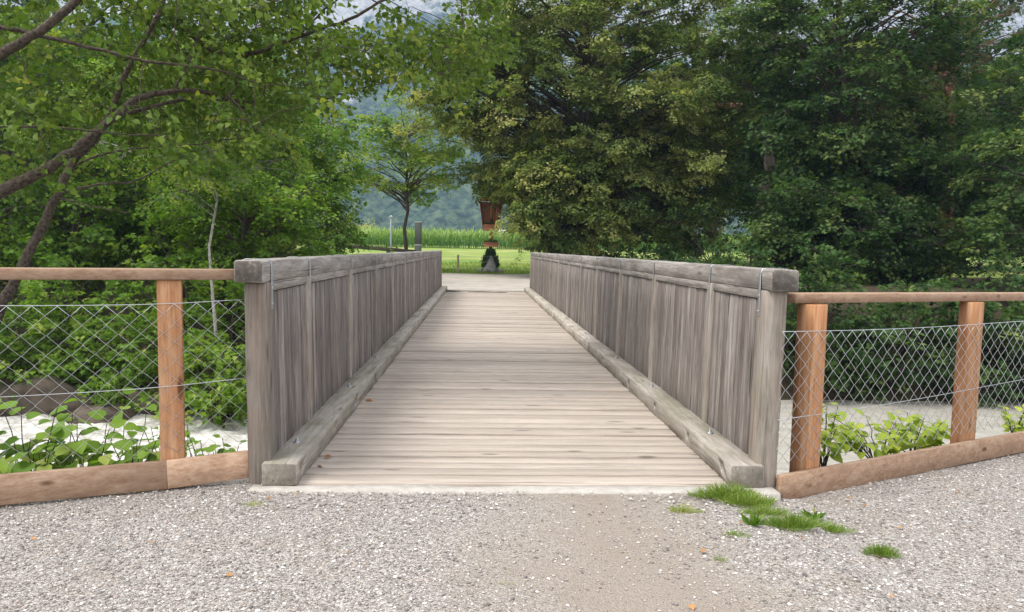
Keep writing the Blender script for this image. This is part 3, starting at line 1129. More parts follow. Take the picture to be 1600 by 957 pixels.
def make_tree(name, label, base, top, tr, crowns, mleaf, mbark, kind='small', lsize=.12, sp_size=.55, per=26, spc=10, cr=.8, tint=.45, tipt=.25, droop=.35,
              group=None, cat='tree', lean=None, low=-1.0, shell=.5, limb_r=.35, width=.42, twig=.006, jitter=.5, trunk_n=8, limbs=True, up_bias=1.15, csig=.17, avoid=None, lump=.22, wid=.9, minz=None):
    base = np.asarray(base, float)
    top = np.asarray(top, float)
    root = empty(name, base, label, cat, group)
    tw, lm = MB(), MB()
    tp = limb_path(base, top, 0, .08, trunk_n)
    tr_ = np.linspace(1, .18, trunk_n) ** .9 * tr
    tr_[0] *= 1.35
    tube(tw, tp, tr_, 10)
    for (c, r, n) in crowns:
        pc, dc = crown_points(c, r, n, shell, low, lump)
        gz = ground_z(pc[:, 0], pc[:, 1])
        k = pc[:, 2] > (gz + .3 if minz is None else minz)
        if avoid is not None:
            k &= ~((pc[:, 0] < avoid[0]) & (pc[:, 2] < avoid[2]))
        pc, dc = pc[k], dc[k]
        n = len(pc)
        if limbs:
            for q in range(n):
                if n > 130 and q % 2:
                    continue
                hd = np.linalg.norm((pc[q] - base)[:2])
                zt = pc[q][2] - .45 * hd
                f = np.clip((zt - base[2]) / (top[2] - base[2]), .12, .92)
                a_ = base + (top - base) * f
                ii = min(int(f * (trunk_n - 1)), trunk_n - 2)
                ff = f * (trunk_n - 1) - ii
                a_ = tp[ii] * (1 - ff) + tp[ii + 1] * ff
                Lq = np.linalg.norm(pc[q] - a_)
                r0 = min(tr * limb_r, .012 * Lq + .01)
                tube(tw, limb_path(a_, pc[q], .08, .12, 6), np.linspace(r0, .012, 6), 5, cap=False)
        C_ = np.repeat(pc, spc, 0) + RNG.normal(0, 1, (n * spc, 3)) * np.array([cr, cr, cr * .55]) * .6
        O_ = np.repeat(dc, spc, 0) * np.array([1, 1, .35]) + RNG.normal(0, .55, (n * spc, 3)) * [1, 1, .4]
        sticks(tw, np.repeat(pc, spc, 0), C_, .012, twig)
        hh = np.clip((C_[:, 2] - (c[2] - r[2])) / (2 * r[2]), 0, 1)
        ct = np.repeat(RNG.normal(0, csig, n), spc)
        tn = tint + ct + RNG.normal(0, .05, n * spc)
        tn = tn + (RNG.random(n * spc) < .22) * tipt
        sprays(lm, tw, C_, O_, sp_size * RNG.uniform(.6, 1.3, n * spc), per, lsize, kind, np.clip(tn, 0, 1), droop, width=width, twig=twig, jitter=jitter, wid=wid, up_bias=up_bias)
    for q in tw.v:
        q -= base
    for q in lm.v:
        q -= base
    tw.build('trunk', mbark, root, smooth=True)
    lm.build('crown', mleaf, root)
    return root


def g0(x, y):
    return float(ground_z(np.array([x]), np.array([y]))[0])


def gp(p):
    return np.array([p[0], p[1], g0(p[0], p[1])])


TR = 'trees on the far side of the river'
# the broad linden over the far end of the bridge
b_ = gp(at(893, 395, 34.0))
make_tree('linden_tree', 'broad linden with yellowish clusters, beside the shrine right of the path', b_, b_ + [.8, .3, 17.5], .5,
          [(at(925, 95, 34.0), (7.6, 5.5, 8.8), 450), (at(755, 140, 33.0), (1.8, 2.0, 3.2), 40), (at(845, 262, 32.0), (1.6, 1.6, 1.5), 22), (at(806, 270, 33.0), (1.4, 1.3, 1.0), 16), (at(786, 279, 34.0), (1.0, .9, .6), 14), (at(1060, 270, 33.0), (3.0, 2.6, 3.8), 70), (at(845, 285, 32.5), (1.7, 1.8, 2.3), 34), (at(905, 300, 32), (3.5, 3, 3.0), 80)],
          M['lf_linden'], M['bark'], lsize=.15, sp_size=.7, per=42, spc=13, cr=.75, tint=.5, tipt=.35, droop=.38, group=TR, up_bias=1.3, jitter=.42, csig=.2, lump=.28, avoid=at(806, 296, 33))
b_ = gp(at(1290, 400, 28.5))
make_tree('maple_tree', 'tall dense dark maple between the linden and the right-hand maple', b_, b_ + [.3, .3, 15], .38,
          [(at(1320, 110, 28.0), (5.0, 4.4, 7.6), 300), (at(1340, 360, 26.0), (4.8, 3.0, 3.0), 150)],
          M['lf_maple'], M['bark'], kind='maple', lsize=.17, sp_size=.75, per=24, spc=11, cr=.85, tint=.42, tipt=.3, droop=.40, group=TR, up_bias=1.25, jitter=.42, csig=.2)
b_ = gp(at(1640, 430, 21.5))
make_tree('maple_tree', 'maple with bright green leaves at the right edge of the picture', b_, b_ + [0, .3, 11], .25,
          [(at(1640, 220, 21.5), (2.9, 2.8, 4.6), 80), (at(1590, 420, 20.5), (2.4, 2.0, 2.0), 26)],
          M['lf_maple'], M['bark'], kind='maple', lsize=.17, sp_size=.7, per=22, spc=10, cr=.75, tint=.52, tipt=.3, droop=.35, group=TR)
b_ = gp(at(1465, 430, 33))
make_tree('pine_tree', 'pine with a reddish trunk rising between the two maples', b_, b_ + [.3, .2, 21], .42,
          [(at(1465, 40, 33), (5.5, 4.5, 5.5), 80)],
          M['lf_pine'], M['bark_pine'], kind='needle', lsize=.2, sp_size=.8, per=26, spc=8, cr=.9, tint=.4, tipt=.3, droop=.05, group=TR, limb_r=.4)
b_ = gp(at(1185, 430, 41))
pine = make_tree('pine_tree', 'old pine with a bent red limb showing between linden and dark maple', b_, b_ + [.5, .2, 22], .45,
          [(at(1190, 20, 41), (4.5, 4.0, 4.8), 50)],
          M['lf_pine'], M['bark'], kind='needle', lsize=.2, sp_size=.8, per=26, spc=8, cr=.9, tint=.4, tipt=.3, droop=.05, group=TR, limb_r=.4)
mb = MB()
tube(mb, np.array([at(1190, 185, 40.8), at(1160, 168, 39.5), at(1120, 165, 38.4), at(1085, 178, 37.2), at(1062, 215, 36.6), at(1050, 240, 36.2)]) - b_, [.26, .24, .22, .18, .12, .08], 9)
mb.build('bent_limb', M['bark_pine'], pine, smooth=True, label='thick red limb bending down to the left')
b_ = gp(at(1750, 430, 30))
make_tree('maple_tree', 'dark maple standing back beyond the right edge', b_, b_ + [.3, .3, 15], .38,
          [(at(1720, 130, 30.0), (5.0, 4.4, 7.6), 90)], M['lf_maple'], M['bark'], kind='small', lsize=.17, sp_size=.8, per=30, spc=10, cr=.9, tint=.35, tipt=.2, group=TR)
# the small tree left of the shrine
b_ = gp(at(635, 396, 38.5))
make_tree('young_maple', 'slender young tree with a round airy crown left of the shrine', b_, b_ + [-.1, 0, 8.6], .13,
          [(at(632, 262, 38.5), (3.9, 3.3, 1.7), 46), (at(640, 200, 38.5), (3.0, 2.6, 2.3), 36)],
          M['lf_mid'], M['bark'], kind='maple', lsize=.18, sp_size=.65, per=17, spc=8, cr=.55, tint=.74, tipt=.3, droop=.25, group=TR, limb_r=.5)
b_ = gp(at(512, 400, 30))
make_tree('birch_sapling', 'thin airy birch sapling standing apart, left of the round young tree', b_, b_ + [0, 0, 7.2], .06,
          [(at(512, 265, 30), (1.25, 1.1, 3.2), 48), (at(490, 345, 29), (1.2, 1, 1.4), 22)], M['lf_yellow'], M['bark_grey'], lsize=.09, sp_size=.5, per=22, spc=5, cr=.35, tint=.25, tipt=.3, group=TR, shell=.1)
bt = make_tree('background_tree', 'dark distant tree behind the linden, left of the bent red limb', gp(at(1040, 390, 52)), gp(at(1040, 390, 52)) + [0, 0, 15], .35,
               [(gp(at(1040, 390, 52)) + [0, 0, 9.0], (5.2, 4.5, 8.0), 210)], M['lf_maple'], M['bark'], lsize=.26, sp_size=1.0, per=30, spc=10, cr=1.1, tint=.4, tipt=.3, group='trees standing far back')
for lab, px, yy, sc_ in [('distant tree standing back right of the bent red limb', 1230, 50, 1.05), ('distant tree behind the gap right of the dark maple', 1380, 47, .95), ('distant tree behind the pine on the right', 1500, 50, 1.1),
                         ('distant tree far back at the right edge', 1640, 46, 1.0), ('distant tree far back beyond the right edge', 1800, 44, 1.1),
                         ('distant tree far back behind the left trees', 260, 50, .8), ('distant tree far back left of the birch stem', 90, 46, .95), ('distant tree far back at the left edge', -90, 44, 1.1)]:
    c = copy_tree(bt)
    c.location = gp(at(px, 390, yy))
    c.scale = (sc_, sc_, sc_)
    c.rotation_euler = (0, 0, px * .7)
    c['label'] = lab
LT = 'trees on the left far bank'
for nm, lab, px, py, Y_, rr, n_, kd, ti, ls in [
        ('bushy_tree', 'bushy dark green tree directly behind the left railing', 440, 300, 25.0, (3.0, 2.8, 3.2), 80, 'small', .5, .15),
        ('bushy_tree', 'lower bushy tree crowding the left railing near its middle', 375, 345, 19.5, (1.9, 1.8, 2.0), 45, 'small', .55, .13),
        ('broadleaf_tree', 'tall tree behind the birch trunk, second from the railing', 300, 225, 24.0, (3.8, 3.2, 5.0), 95, 'small', .42, .15),
        ('broadleaf_tree', 'wide leafy tree behind the leaning poplar stems', 120, 230, 22.0, (4.4, 3.6, 5.6), 110, 'small', .45, .15),
        ('broadleaf_tree', 'leafy tree cut by the left edge of the picture', -90, 240, 20.0, (3.8, 3.6, 5.6), 80, 'small', .42, .15),
        ('broadleaf_tree', 'far pale tree rising above the bushy ones', 400, 170, 34.0, (3.4, 3.4, 5.2), 70, 'small', .5, .15)]:
    c_ = at(px, py, Y_)
    b_ = gp(c_)
    make_tree(nm, lab, b_, [c_[0] + .3, c_[1], c_[2] + rr[2] * .8], .16, [(c_, rr, n_)], M['lf_mid'], M['bark'], kind=kd, lsize=ls, sp_size=.7, per=30, spc=10, cr=.75,
              tint=ti - .06, tipt=.3, group=LT)

# birch with a pale stem on the left bank
b_ = gp(at(338, 600, 14.6))
make_tree('birch_tree', 'birch with a thin white stem left of the bridge', b_, at(322, 150, 14.8), .06,
          [(at(310, 190, 14.4), (2.1, 1.7, 1.9), 60)], M['lf_mid'], M['bark_birch'], lsize=.085, sp_size=.5, per=40, spc=10, cr=.5, tint=.5, tipt=.3, group=LT, limb_r=.2, minz=1.9)

# ------------------------------------------------------------------ the poplar leaning in from the left
def make_poplar():
    root_p = gp(at(-190, 700, 2.2)) + [0, 0, -.1]
    root = empty('poplar_tree', root_p, 'large poplar leaning in from the left, its dark branches reaching over the river', 'tree')
    tw, lm = MB(), MB()
    fork = at(-150, 480, 2.4)
    stem2 = at(-60, 640, 2.6)
    br = []                                      # (points, radii)

    def B_(pts, r0, r1):
        pts = np.array(pts)
        # refine and roughen
        t = np.linspace(0, len(pts) - 1, (len(pts) - 1) * 4 + 1)
        i = np.minimum(t.astype(int), len(pts) - 2)
        f = (t - i)[:, None]
        q = pts[i] * (1 - f) + pts[i + 1] * f
        for _ in range(2):
            q[1:-1] = (q[:-2] + 2 * q[1:-1] + q[2:]) / 4
        q[1:-1] += RNG.normal(0, .007, q[1:-1].shape)
        r = np.linspace(r0, r1, len(q)) * .82
        tube(tw, q, r, 8, cap=False)
        br.append((q, r))
    B_([root_p, fork, at(-200, 250, 2.2), at(-260, -60, 2.2), at(-250, -500, 2.6), at(-200, -900, 3)], .17, .05)
    B_([fork, at(-60, 335, 2.6), at(0, 300, 2.7), at(60, 272, 2.8), at(105, 245, 2.9), at(150, 208, 3.0), at(212, 152, 3.2), at(270, 143, 3.4), at(322, 142, 3.6), at(370, 160, 3.8), at(400, 185, 4.0)], .085, .012)
    B_([root_p + [.1, .1, 0], stem2, at(0, 480, 2.9), at(32, 420, 3.0), at(75, 340, 3.1), at(110, 262, 3.2), at(150, 212, 3.3), at(172, 180, 3.3), at(200, 110, 3.2), at(250, 20, 3.0), at(300, -120, 2.9)], .075, .02)
    B_([at(-225, 220, 2.2), at(-120, 150, 2.1), at(0, 88, 2.0), at(60, 50, 2.0), at(125, 0, 2.0), at(200, -70, 2.0), at(290, -220, 2.1)], .065, .025)
    B_([at(-235, 60, 2.2), at(-110, 20, 2.3), at(0, 43, 2.3), at(100, 65, 2.4), at(230, 97, 2.5), at(330, 106, 2.7), at(400, 130, 2.9)], .035, .008)
    B_([at(-235, 20, 2.3), at(0, -120, 3.0), at(200, -40, 3.6), at(330, 85, 4.0), at(380, 90, 4.1), at(430, 72, 4.2), at(500, 45, 4.3), at(558, 26, 4.4), at(602, -3, 4.5), at(680, -40, 4.6)], .05, .014)
    B_([at(172, 185, 3.3), at(300, 150, 3.6), at(415, 163, 4.0), at(490, 157, 4.2), at(530, 150, 4.3), at(571, 137, 4.4), at(640, 120, 4.6)], .026, .006)
    B_([at(470, 55, 4.25), at(520, 0, 4.2), at(560, -10, 4.2), at(610, 14, 4.2), at(672, 48, 4.3), at(703, 66, 4.3), at(745, 100, 4.4)], .014, .004)
    B_([at(-210, 300, 2.2), at(-60, 200, 2.4), at(0, 196, 2.5), at(140, 205, 2.7), at(262, 213, 2.9)], .022, .006)
    B_([at(110, 262, 3.2), at(180, 234, 3.2), at(290, 228, 3.4), at(400, 214, 3.6)], .016, .005)
    B_([at(105, 300, 3.1), at(150, 288, 3.2), at(212, 286, 3.3), at(262, 256, 3.5), at(310, 235, 3.7)], .017, .005)
    B_([at(90, 310, 3.1), at(150, 322, 3.0), at(205, 334, 3.0)], .012, .004)
    B_([at(270, 143, 3.4), at(300, 90, 3.4), at(320, 20, 3.4), at(330, -60, 3.4)], .018, .008)
    B_([at(488, 100, 4.2), at(470, 130, 4.2), at(462, 160, 4.15)], .008, .004)
    B_([at(600, -3, 4.5), at(660, 30, 4.8), at(720, 60, 5.0)], .008, .004)
    # hanging leafy shoots fill the volume between the branches
    allp = np.concatenate([q for q, r in br[1:]])
    lim = [(-420, 330), (0, 330), (100, 300), (200, 290), (300, 250), (350, 255), (430, 235), (500, 205), (560, 160), (610, 165), (660, 150), (700, 170), (745, 175), (775, 80), (790, -60), (800, -420)]
    lx, ly = np.array(lim).T
    P_ = []
    while len(P_) < 2500:
        px, py, yy = RNG.uniform(-420, 790), RNG.uniform(-420, 320), RNG.uniform(1.9, 5.6)
        if RNG.random() < .11:
            px, py, yy = RNG.uniform(430, 770), RNG.uniform(-60, 240), RNG.uniform(3.6, 5.6)
        if py > np.interp(px, lx, ly) - 35:
            continue
        if px > 440 and RNG.random() < .30:
            continue
        # leave the sky gap at the top open
        if 480 < px < 715 and -90 < py < 42 and RNG.random() < .93:
            continue
        if px < 0 and RNG.random() < .45:
            continue
        if yy < 3.4 and px < 440 and RNG.random() < .8:
            yy = RNG.uniform(3.4, 5.6)
        P_.append(at(px, py, yy))
    P_ = np.array(P_)
    d = np.linalg.norm(P_[:, None] - allp[None], axis=2).min(1)
    P_ = P_[d < 1.6][np.argsort(d[d < 1.6])]
    nodes = np.zeros((len(allp) + len(P_) * 2, 3))
    nodes[:len(allp)] = allp
    nn_ = len(allp)
    near = np.zeros_like(P_)
    for q, b2 in enumerate(P_):
        dd = np.linalg.norm(nodes[:nn_] - b2, axis=1)
        a_ = nodes[dd.argmin()]
        near[q] = a_
        pth = limb_path(a_, b2, .06, .12, 5)
        r0 = .004 + .0035 * min(1, np.linalg.norm(b2 - a_))
        tube(tw, pth, np.linspace(r0, .003, 5), 4, cap=False)
        nodes[nn_], nodes[nn_ + 1] = pth[2], b2
        nn_ += 2
    O_ = norm(P_ - near) * [.5, .5, .2] + RNG.normal(0, .25, P_.shape) * [1, 1, .4] + [.25, -.05, 0]
    n = len(P_)
    for rep in range(2):
        C_ = P_ + RNG.normal(0, .07, P_.shape) * (rep > 0)
        sprays(lm, tw, C_, O_ + RNG.normal(0, .3 * rep + .05, O_.shape), RNG.uniform(.22, .42, n), 13, .064, 'heart', np.clip(.5 + RNG.normal(0, .16, n) + (RNG.random(n) < .15) * .25, 0, 1),
               droop=.45, flat=.12, width=.34, up_bias=.55, jitter=.65, wid=.95, twig=.0028)
    for q in tw.v:
        q -= root_p
    for q in lm.v:
        q -= root_p
    tw.build('trunk', M['bark_grey'], root, smooth=True)
    lm.build('crown', M['lf_poplar'], root)


make_poplar()

# ------------------------------------------------------------------ shrubs on the banks
def make_shrub(name, label, base, rr, n, mat, kind, lsize, tint, per=14, spc=7, cr=.4, sp=.4, group=None, tipt=.3, cat='shrub', shell=.35, bark='bark'):
    base = np.asarray(base, float)
    root = empty(name, base, label, cat, group)
    tw, lm = MB(), MB()
    c = base + [0, 0, rr[2] * .72]
    pc, dc = crown_points(c, rr, n, shell, -1.0, .25)
    k = pc[:, 2] > np.maximum(ground_z(pc[:, 0], pc[:, 1]), -3.0) + .12
    pc, dc = pc[k], dc[k]
    n = len(pc)
    for q in range(n):
        a_ = base + np.append(RNG.normal(0, .12, 2), -.08)
        tube(tw, limb_path(a_, pc[q], .12, .12, 6), np.linspace(.014 + .006 * rr[2], .006, 6), 4, cap=False)
    C_ = np.repeat(pc, spc, 0) + RNG.normal(0, 1, (n * spc, 3)) * cr * .6
    O_ = np.repeat(dc, spc, 0) * [1, 1, .4] + RNG.normal(0, .5, (n * spc, 3)) * [1, 1, .4]
    sticks(tw, np.repeat(pc, spc, 0), C_, .006, .004)
    tn = tint + np.repeat(RNG.normal(0, .12, n), spc) + (RNG.random(n * spc) < .2) * tipt
    sprays(lm, tw, C_, O_, sp * RNG.uniform(.6, 1.3, n * spc), per, lsize, kind, np.clip(tn, 0, 1), .35, twig=.004)
    for q in tw.v:
        q -= base
    for q in lm.v:
        q -= base
    tw.build('stems', M[bark], root, smooth=True)
    lm.build('foliage', mat, root)
    return root


SB = 'shrubs lining the left bank'
for lab, px, py, Y_, rr, n_, ti in [
        ('leafy maple shrub over the water just left of the bridge post', 350, 600, 15.6, (1.5, 1.2, 1.9), 42, .55),
        ('leafy shrub behind the left fence post', 245, 600, 15.2, (1.5, 1.2, 1.7), 38, .5),
        ('bright shrub above the brown boulders behind the left fence', 120, 560, 16.0, (1.7, 1.2, 1.9), 44, .58),
        ('shrub at the left edge behind the fence', 10, 560, 15.4, (1.6, 1.2, 1.8), 38, .5),
        ('shrub low beyond the left edge', -110, 560, 14.6, (1.6, 1.2, 1.9), 30, .5),
        ('bright shrub in front of the foot of the birch stem', 345, 612, 13.9, (1.0, .8, 1.2), 30, .62),
        ('tall shrub filling the gap under the birch', 300, 520, 18.2, (1.9, 1.3, 2.0), 40, .42),
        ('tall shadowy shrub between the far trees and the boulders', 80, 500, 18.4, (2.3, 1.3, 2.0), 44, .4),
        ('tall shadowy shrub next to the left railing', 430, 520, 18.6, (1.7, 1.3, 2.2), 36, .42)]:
    c_ = at(px, py, Y_)
    b_ = gp(c_)
    b_[2] = max(b_[2], -2.95)
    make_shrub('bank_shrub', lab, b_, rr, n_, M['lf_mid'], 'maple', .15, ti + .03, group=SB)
SB = 'shrubs lining the right bank'
for lab, px, py, Y_, rr, n_, ti in [
        ('dark shrub behind the nearest right fence post', 1270, 560, 17.6, (1.9, 1.2, 2.1), 60, .35),
        ('dark maple shrub behind the middle of the right fence', 1390, 560, 17.4, (2.0, 1.2, 2.0), 64, .45),
        ('dark shrub behind the second right fence post', 1510, 560, 17.2, (2.0, 1.2, 2.0), 64, .4),
        ('dark shrub at the right edge behind the fence', 1630, 560, 17.0, (2.0, 1.2, 2.0), 60, .45),
        ('dark shrub beyond the right edge', 1760, 560, 17.0, (2.0, 1.2, 2.2), 26, .4),
        ('dark shrub crowding the right railing', 1160, 560, 18.4, (1.9, 1.2, 2.0), 36, .35)]:
    c_ = at(px, py, Y_)
    b_ = gp(c_)
    b_[2] = max(b_[2], -2.95)
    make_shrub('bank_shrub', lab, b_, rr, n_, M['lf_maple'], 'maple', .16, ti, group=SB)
UG = 'undergrowth under the right-hand trees'
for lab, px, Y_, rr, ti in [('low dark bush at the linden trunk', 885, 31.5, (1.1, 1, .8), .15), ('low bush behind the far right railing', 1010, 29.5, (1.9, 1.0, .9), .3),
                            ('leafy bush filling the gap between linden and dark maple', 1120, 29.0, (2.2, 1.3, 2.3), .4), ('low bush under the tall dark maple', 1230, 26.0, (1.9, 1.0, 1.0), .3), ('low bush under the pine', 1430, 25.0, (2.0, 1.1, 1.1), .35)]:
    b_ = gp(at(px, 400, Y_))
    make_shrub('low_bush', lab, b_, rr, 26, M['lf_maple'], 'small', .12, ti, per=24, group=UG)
for lab, px, Y_ in [('low green bush closing the gap under the leaning poplar stem', 30, 21.5), ('low green bush beyond the middle of the left fence rail', 150, 22.5),
                    ('low green bush beyond the left fence, behind the birch', 290, 23), ('low green bush beyond the left edge of the fence', -90, 20.5)]:
    b_ = gp(at(px, 400, Y_))
    make_shrub('low_bush', lab, b_, (2.6, 1.2, 1.3), 40, M['lf_mid'], 'small', .13, .4, per=26, group='low bushes under the left-hand trees')
b_ = gp(at(505, 400, 27.5))
make_shrub('low_bush', 'low green bush left of the dark rail beyond the bridge', b_, (1.3, 1.0, .8), 24, M['lf_mid'], 'small', .1, .5, per=24)

# big-leaved plants at the fences
def make_weed(name, label, base, height, spread, n, lsize, mat, tint, group, kind='ovate'):
    base = np.asarray(base, float)
    root = empty(name, base, label, 'plant', group)
    tw, lm = MB(), MB()
    P_, D_, Nn = [], [], []
    for k in range(n):
        an = RNG.uniform(0, 6.28)
        tip = base + [math.cos(an) * spread * RNG.uniform(.3, 1), math.sin(an) * spread * .6 * RNG.uniform(.3, 1), height * RNG.uniform(.55, 1.05)]
        pth = limb_path(base, tip, .12, .08, 9)
        tube(tw, pth, np.linspace(.007, .003, 9), 5, cap=False)
        sdir = norm(pth[-1] - pth[0])
        sgn = 1
        for q in range(3, 9):
            side = norm(np.cross(sdir, [0, 0, 1])) * sgn
            sgn = -sgn
            d = side * .8 + sdir * [.6, .6, .1] + RNG.normal(0, .2, 3)
            p0 = pth[q]
            p1 = p0 + norm(d) * .035
            sticks(tw, [p0], [p1], .002, .0015)
            P_.append(p1)
            D_.append(d + [0, 0, -.15])
            Nn.append(np.array([0, -.25, 1]) + RNG.normal(0, .28, 3))
    leaves(lm, P_, np.array(Nn), np.array(D_), lsize * RNG.uniform(.6, 1.15, len(P_)), kind, np.clip(tint + RNG.normal(0, .15, len(P_)), 0, 1))
    for q in tw.v:
        q -= base
    for q in lm.v:
        q -= base
    tw.build('stems', M['bark'], root)
    lm.build('foliage', mat, root)


WG = 'big-leaved plants behind the left fence'
for lab, px, py, Y_, h_, sp_, n_, ls in [
        ('big-leaved plant at the left edge, above the bottom board', 20, 650, .95, 1.0, .42, 9, .15),
        ('big-leaved plant halfway to the left fence post', 110, 655, 1.2, 1.0, .4, 9, .15),
        ('big-leaved plant with low leaves left of the fence post', 185, 705, 1.0, .8, .3, 7, .125),
        ('small-leaved plant between left fence post and bridge', 330, 690, 1.6, .95, .28, 9, .085),
        ('leafy plant peeping under the board near the bridge', 365, 735, 1.1, .8, .2, 6, .075),
        ('big-leaved plant rising tallest left of the fence post', 150, 640, 1.6, 1.0, .4, 9, .12),
        ('broad leafy plant between the left post and the railing end', 300, 715, 1.3, .8, .3, 8, .1),
        ('thin plant rising behind the left fence post', 245, 640, 2.2, 1.2, .35, 8, .09)]:
    tp = at(px, py, Y_)
    b_ = np.array([tp[0], Y_ + .1, tp[2] - h_])
    b_[2] = min(b_[2], g0(b_[0], b_[1]) + .02)
    b_[2] = g0(b_[0], b_[1]) - .02
    make_weed('broadleaf_weed', lab, b_, tp[2] - b_[2] + .04, sp_, int(n_ * 2.8), ls * 1.02, M['lf_mid'], .72, WG)
WG = 'yellow-green plants behind the right fence'
for lab, px, py, Y_, sp_, n_, ls in [
        ('yellow-green seedling with a bare stem by the nearest right fence post', 1300, 640, 1.55, .30, 7, .11),
        ('low yellow-green plant midway between the right fence posts', 1385, 668, 1.9, .5, 12, .105),
        ('low yellow-green plant left of the second right fence post', 1440, 660, 2.1, .40, 10, .105),
        ('yellow-green leaves at the right edge of the fence', 1598, 645, 2.9, .2, 5, .08)]:
    tp = at(px, py, Y_)
    b_ = np.array([tp[0], Y_ + .1, g0(tp[0], Y_ + .1) - .02])
    make_weed('broadleaf_weed', lab, b_, tp[2] - b_[2] + .03, sp_, int(n_ * 1.6), ls, M['lf_yellow'], .6, WG)

# boulders
def make_rock(name, label, c, r, mat, group=None, seed=0):
    import bmesh
    bm = bmesh.new()
    bmesh.ops.create_icosphere(bm, subdivisions=4, radius=1)
    rs = np.random.default_rng(seed)
    pl = norm(rs.normal(0, 1, (14, 3)))
    pd = rs.uniform(.62, .95, 14)
    for v in bm.verts:
        p = np.array(v.co)
        for n_, d_ in zip(pl, pd):
            e = p @ n_ - d_
            if e > 0:
                p = p - n_ * e * .9
        p += .03 * np.array([math.sin(p[1] * 9 + seed), math.sin(p[2] * 8), math.sin(p[0] * 7)])
        v.co = p * r
    me = bpy.data.meshes.new(name)
    bm.to_mesh(me)
    bm.free()
    me.polygons.foreach_set('use_smooth', [True] * len(me.polygons))
    me.materials.append(mat)
    o = bpy.data.objects.new(name, me)
    COL.objects.link(o)
    o.location = c
    tag(o, label, 'boulder', group)


RK = 'boulders at the water left of the bridge'
for k, (lab, px, py, Y_, r_) in enumerate([
        ('brown flat boulder at the waterline, right of the big dark one', 165, 655, 14.2, (1.1, .8, .5)),
        ('big dark boulder behind the big-leaved plants', 70, 625, 14.8, (1.4, .9, .8)),
        ('mossy boulder at the left edge of the picture', -20, 630, 14.5, (1.0, .8, .7)),
        ('dark boulder under the shrub behind the left fence post', 250, 625, 15.0, (1.1, .8, .6)),
        ('low boulder at the water beside the bridge', 340, 628, 15.4, (1.2, .8, .5))]):
    make_rock('boulder', lab, at(px, py, Y_), r_, M['rock'], RK, k + 3)
make_rock('boulder', 'pale flat stone half buried beside the left bridge post', at(352, 787, .22), (.16, .13, .08), M['rock_pale'], None, 21)

# ------------------------------------------------------------------ grass tufts and fallen leaves on the gravel
def ground_hit(px, py):
    d = ray(px, py)
    z = 0.0
    for _ in range(12):
        p = CAM + d * ((CAM[2] - z) / -d[2])
        z = float(near_z(np.array([p[0]]))[0]) - .012
    return p


def make_tuft(name, label, c, rx, ry, n, h, tint, group, mat='grass', kind='blade'):
    c = np.array([c[0], c[1], float(near_z(np.array([c[0]]))[0]) - .012])
    a = RNG.uniform(0, 6.28, n)
    n = int(n * 1.5)
    a = RNG.uniform(0, 6.28, n)
    q = RNG.random(n) ** .62 * 1.12 * (1 + .25 * np.sin(a * 3 + c[0] * 9))
    P_ = np.stack([np.cos(a) * q * rx, np.sin(a) * q * ry, np.zeros(n)], -1)
    D_ = np.stack([np.cos(a) * q * .9, np.sin(a) * q * .9, np.ones(n) * .8], -1) + RNG.normal(0, .4, (n, 3)) * [1, 1, .2]
    Nn = np.cross(D_, RNG.normal(0, 1, (n, 3)))
    mb = MB()
    leaves(mb, P_, Nn, D_, 1.12 * h * RNG.uniform(.5, 1.2, n) * (1.1 - .4 * q), kind, np.clip(tint + RNG.normal(0, .18, n) + (RNG.random(n) < .12) * .5, 0, 1), .5)
    o = mb.build(name, M[mat])
    o.location = c
    tag(o, label, 'grass', group)


TG = 'grass tufts on the gravel'
for lab, px, py, rx, ry, n_, h_, ti in [
        ('lush grass tuft at the end of the right kerb beam', 1135, 777, .16, .06, 900, .085, .5),
        ('grass tuft at the foot of the right bridge post', 1172, 788, .13, .06, 600, .075, .55),
        ('dry yellowish tuft left of the lush tuft', 1068, 800, .075, .03, 260, .045, .85),
        ('wide grass tuft in the middle of the weedy patch', 1240, 822, .15, .06, 800, .07, .4),
        ('grass tuft at the right end of the weedy patch', 1295, 830, .12, .04, 450, .05, .45),
        ('small sprig of grass below the weedy patch', 1150, 838, .06, .025, 120, .04, .5),
        ('short grass linking the weedy patch to the bridge post', 1195, 803, .12, .04, 420, .055, .55),
        ('lone round tuft of grass on the gravel at the right', 1378, 866, .075, .045, 520, .05, .35),
        ('tiny dry tuft near the bottom of the picture', 790, 913, .045, .02, 50, .02, .9),
        ('tiny tuft by the end of the left kerb beam', 398, 790, .06, .03, 110, .03, .8),
        ('tiny sprig beside the trodden strip', 1125, 876, .03, .02, 60, .03, .5)]:
    make_tuft('grass_tuft', lab, ground_hit(px, py), rx, ry, n_, h_, ti, TG)
for lab, px, py in [('plantain rosette with broad leaves in the weedy patch', 1175, 822), ('plantain rosette at the right of the weedy patch', 1272, 812)]:
    make_tuft('plantain', lab, ground_hit(px, py), .02, .02, 9, .10, .4, 'plantains on the gravel', 'lf_mid', 'small')

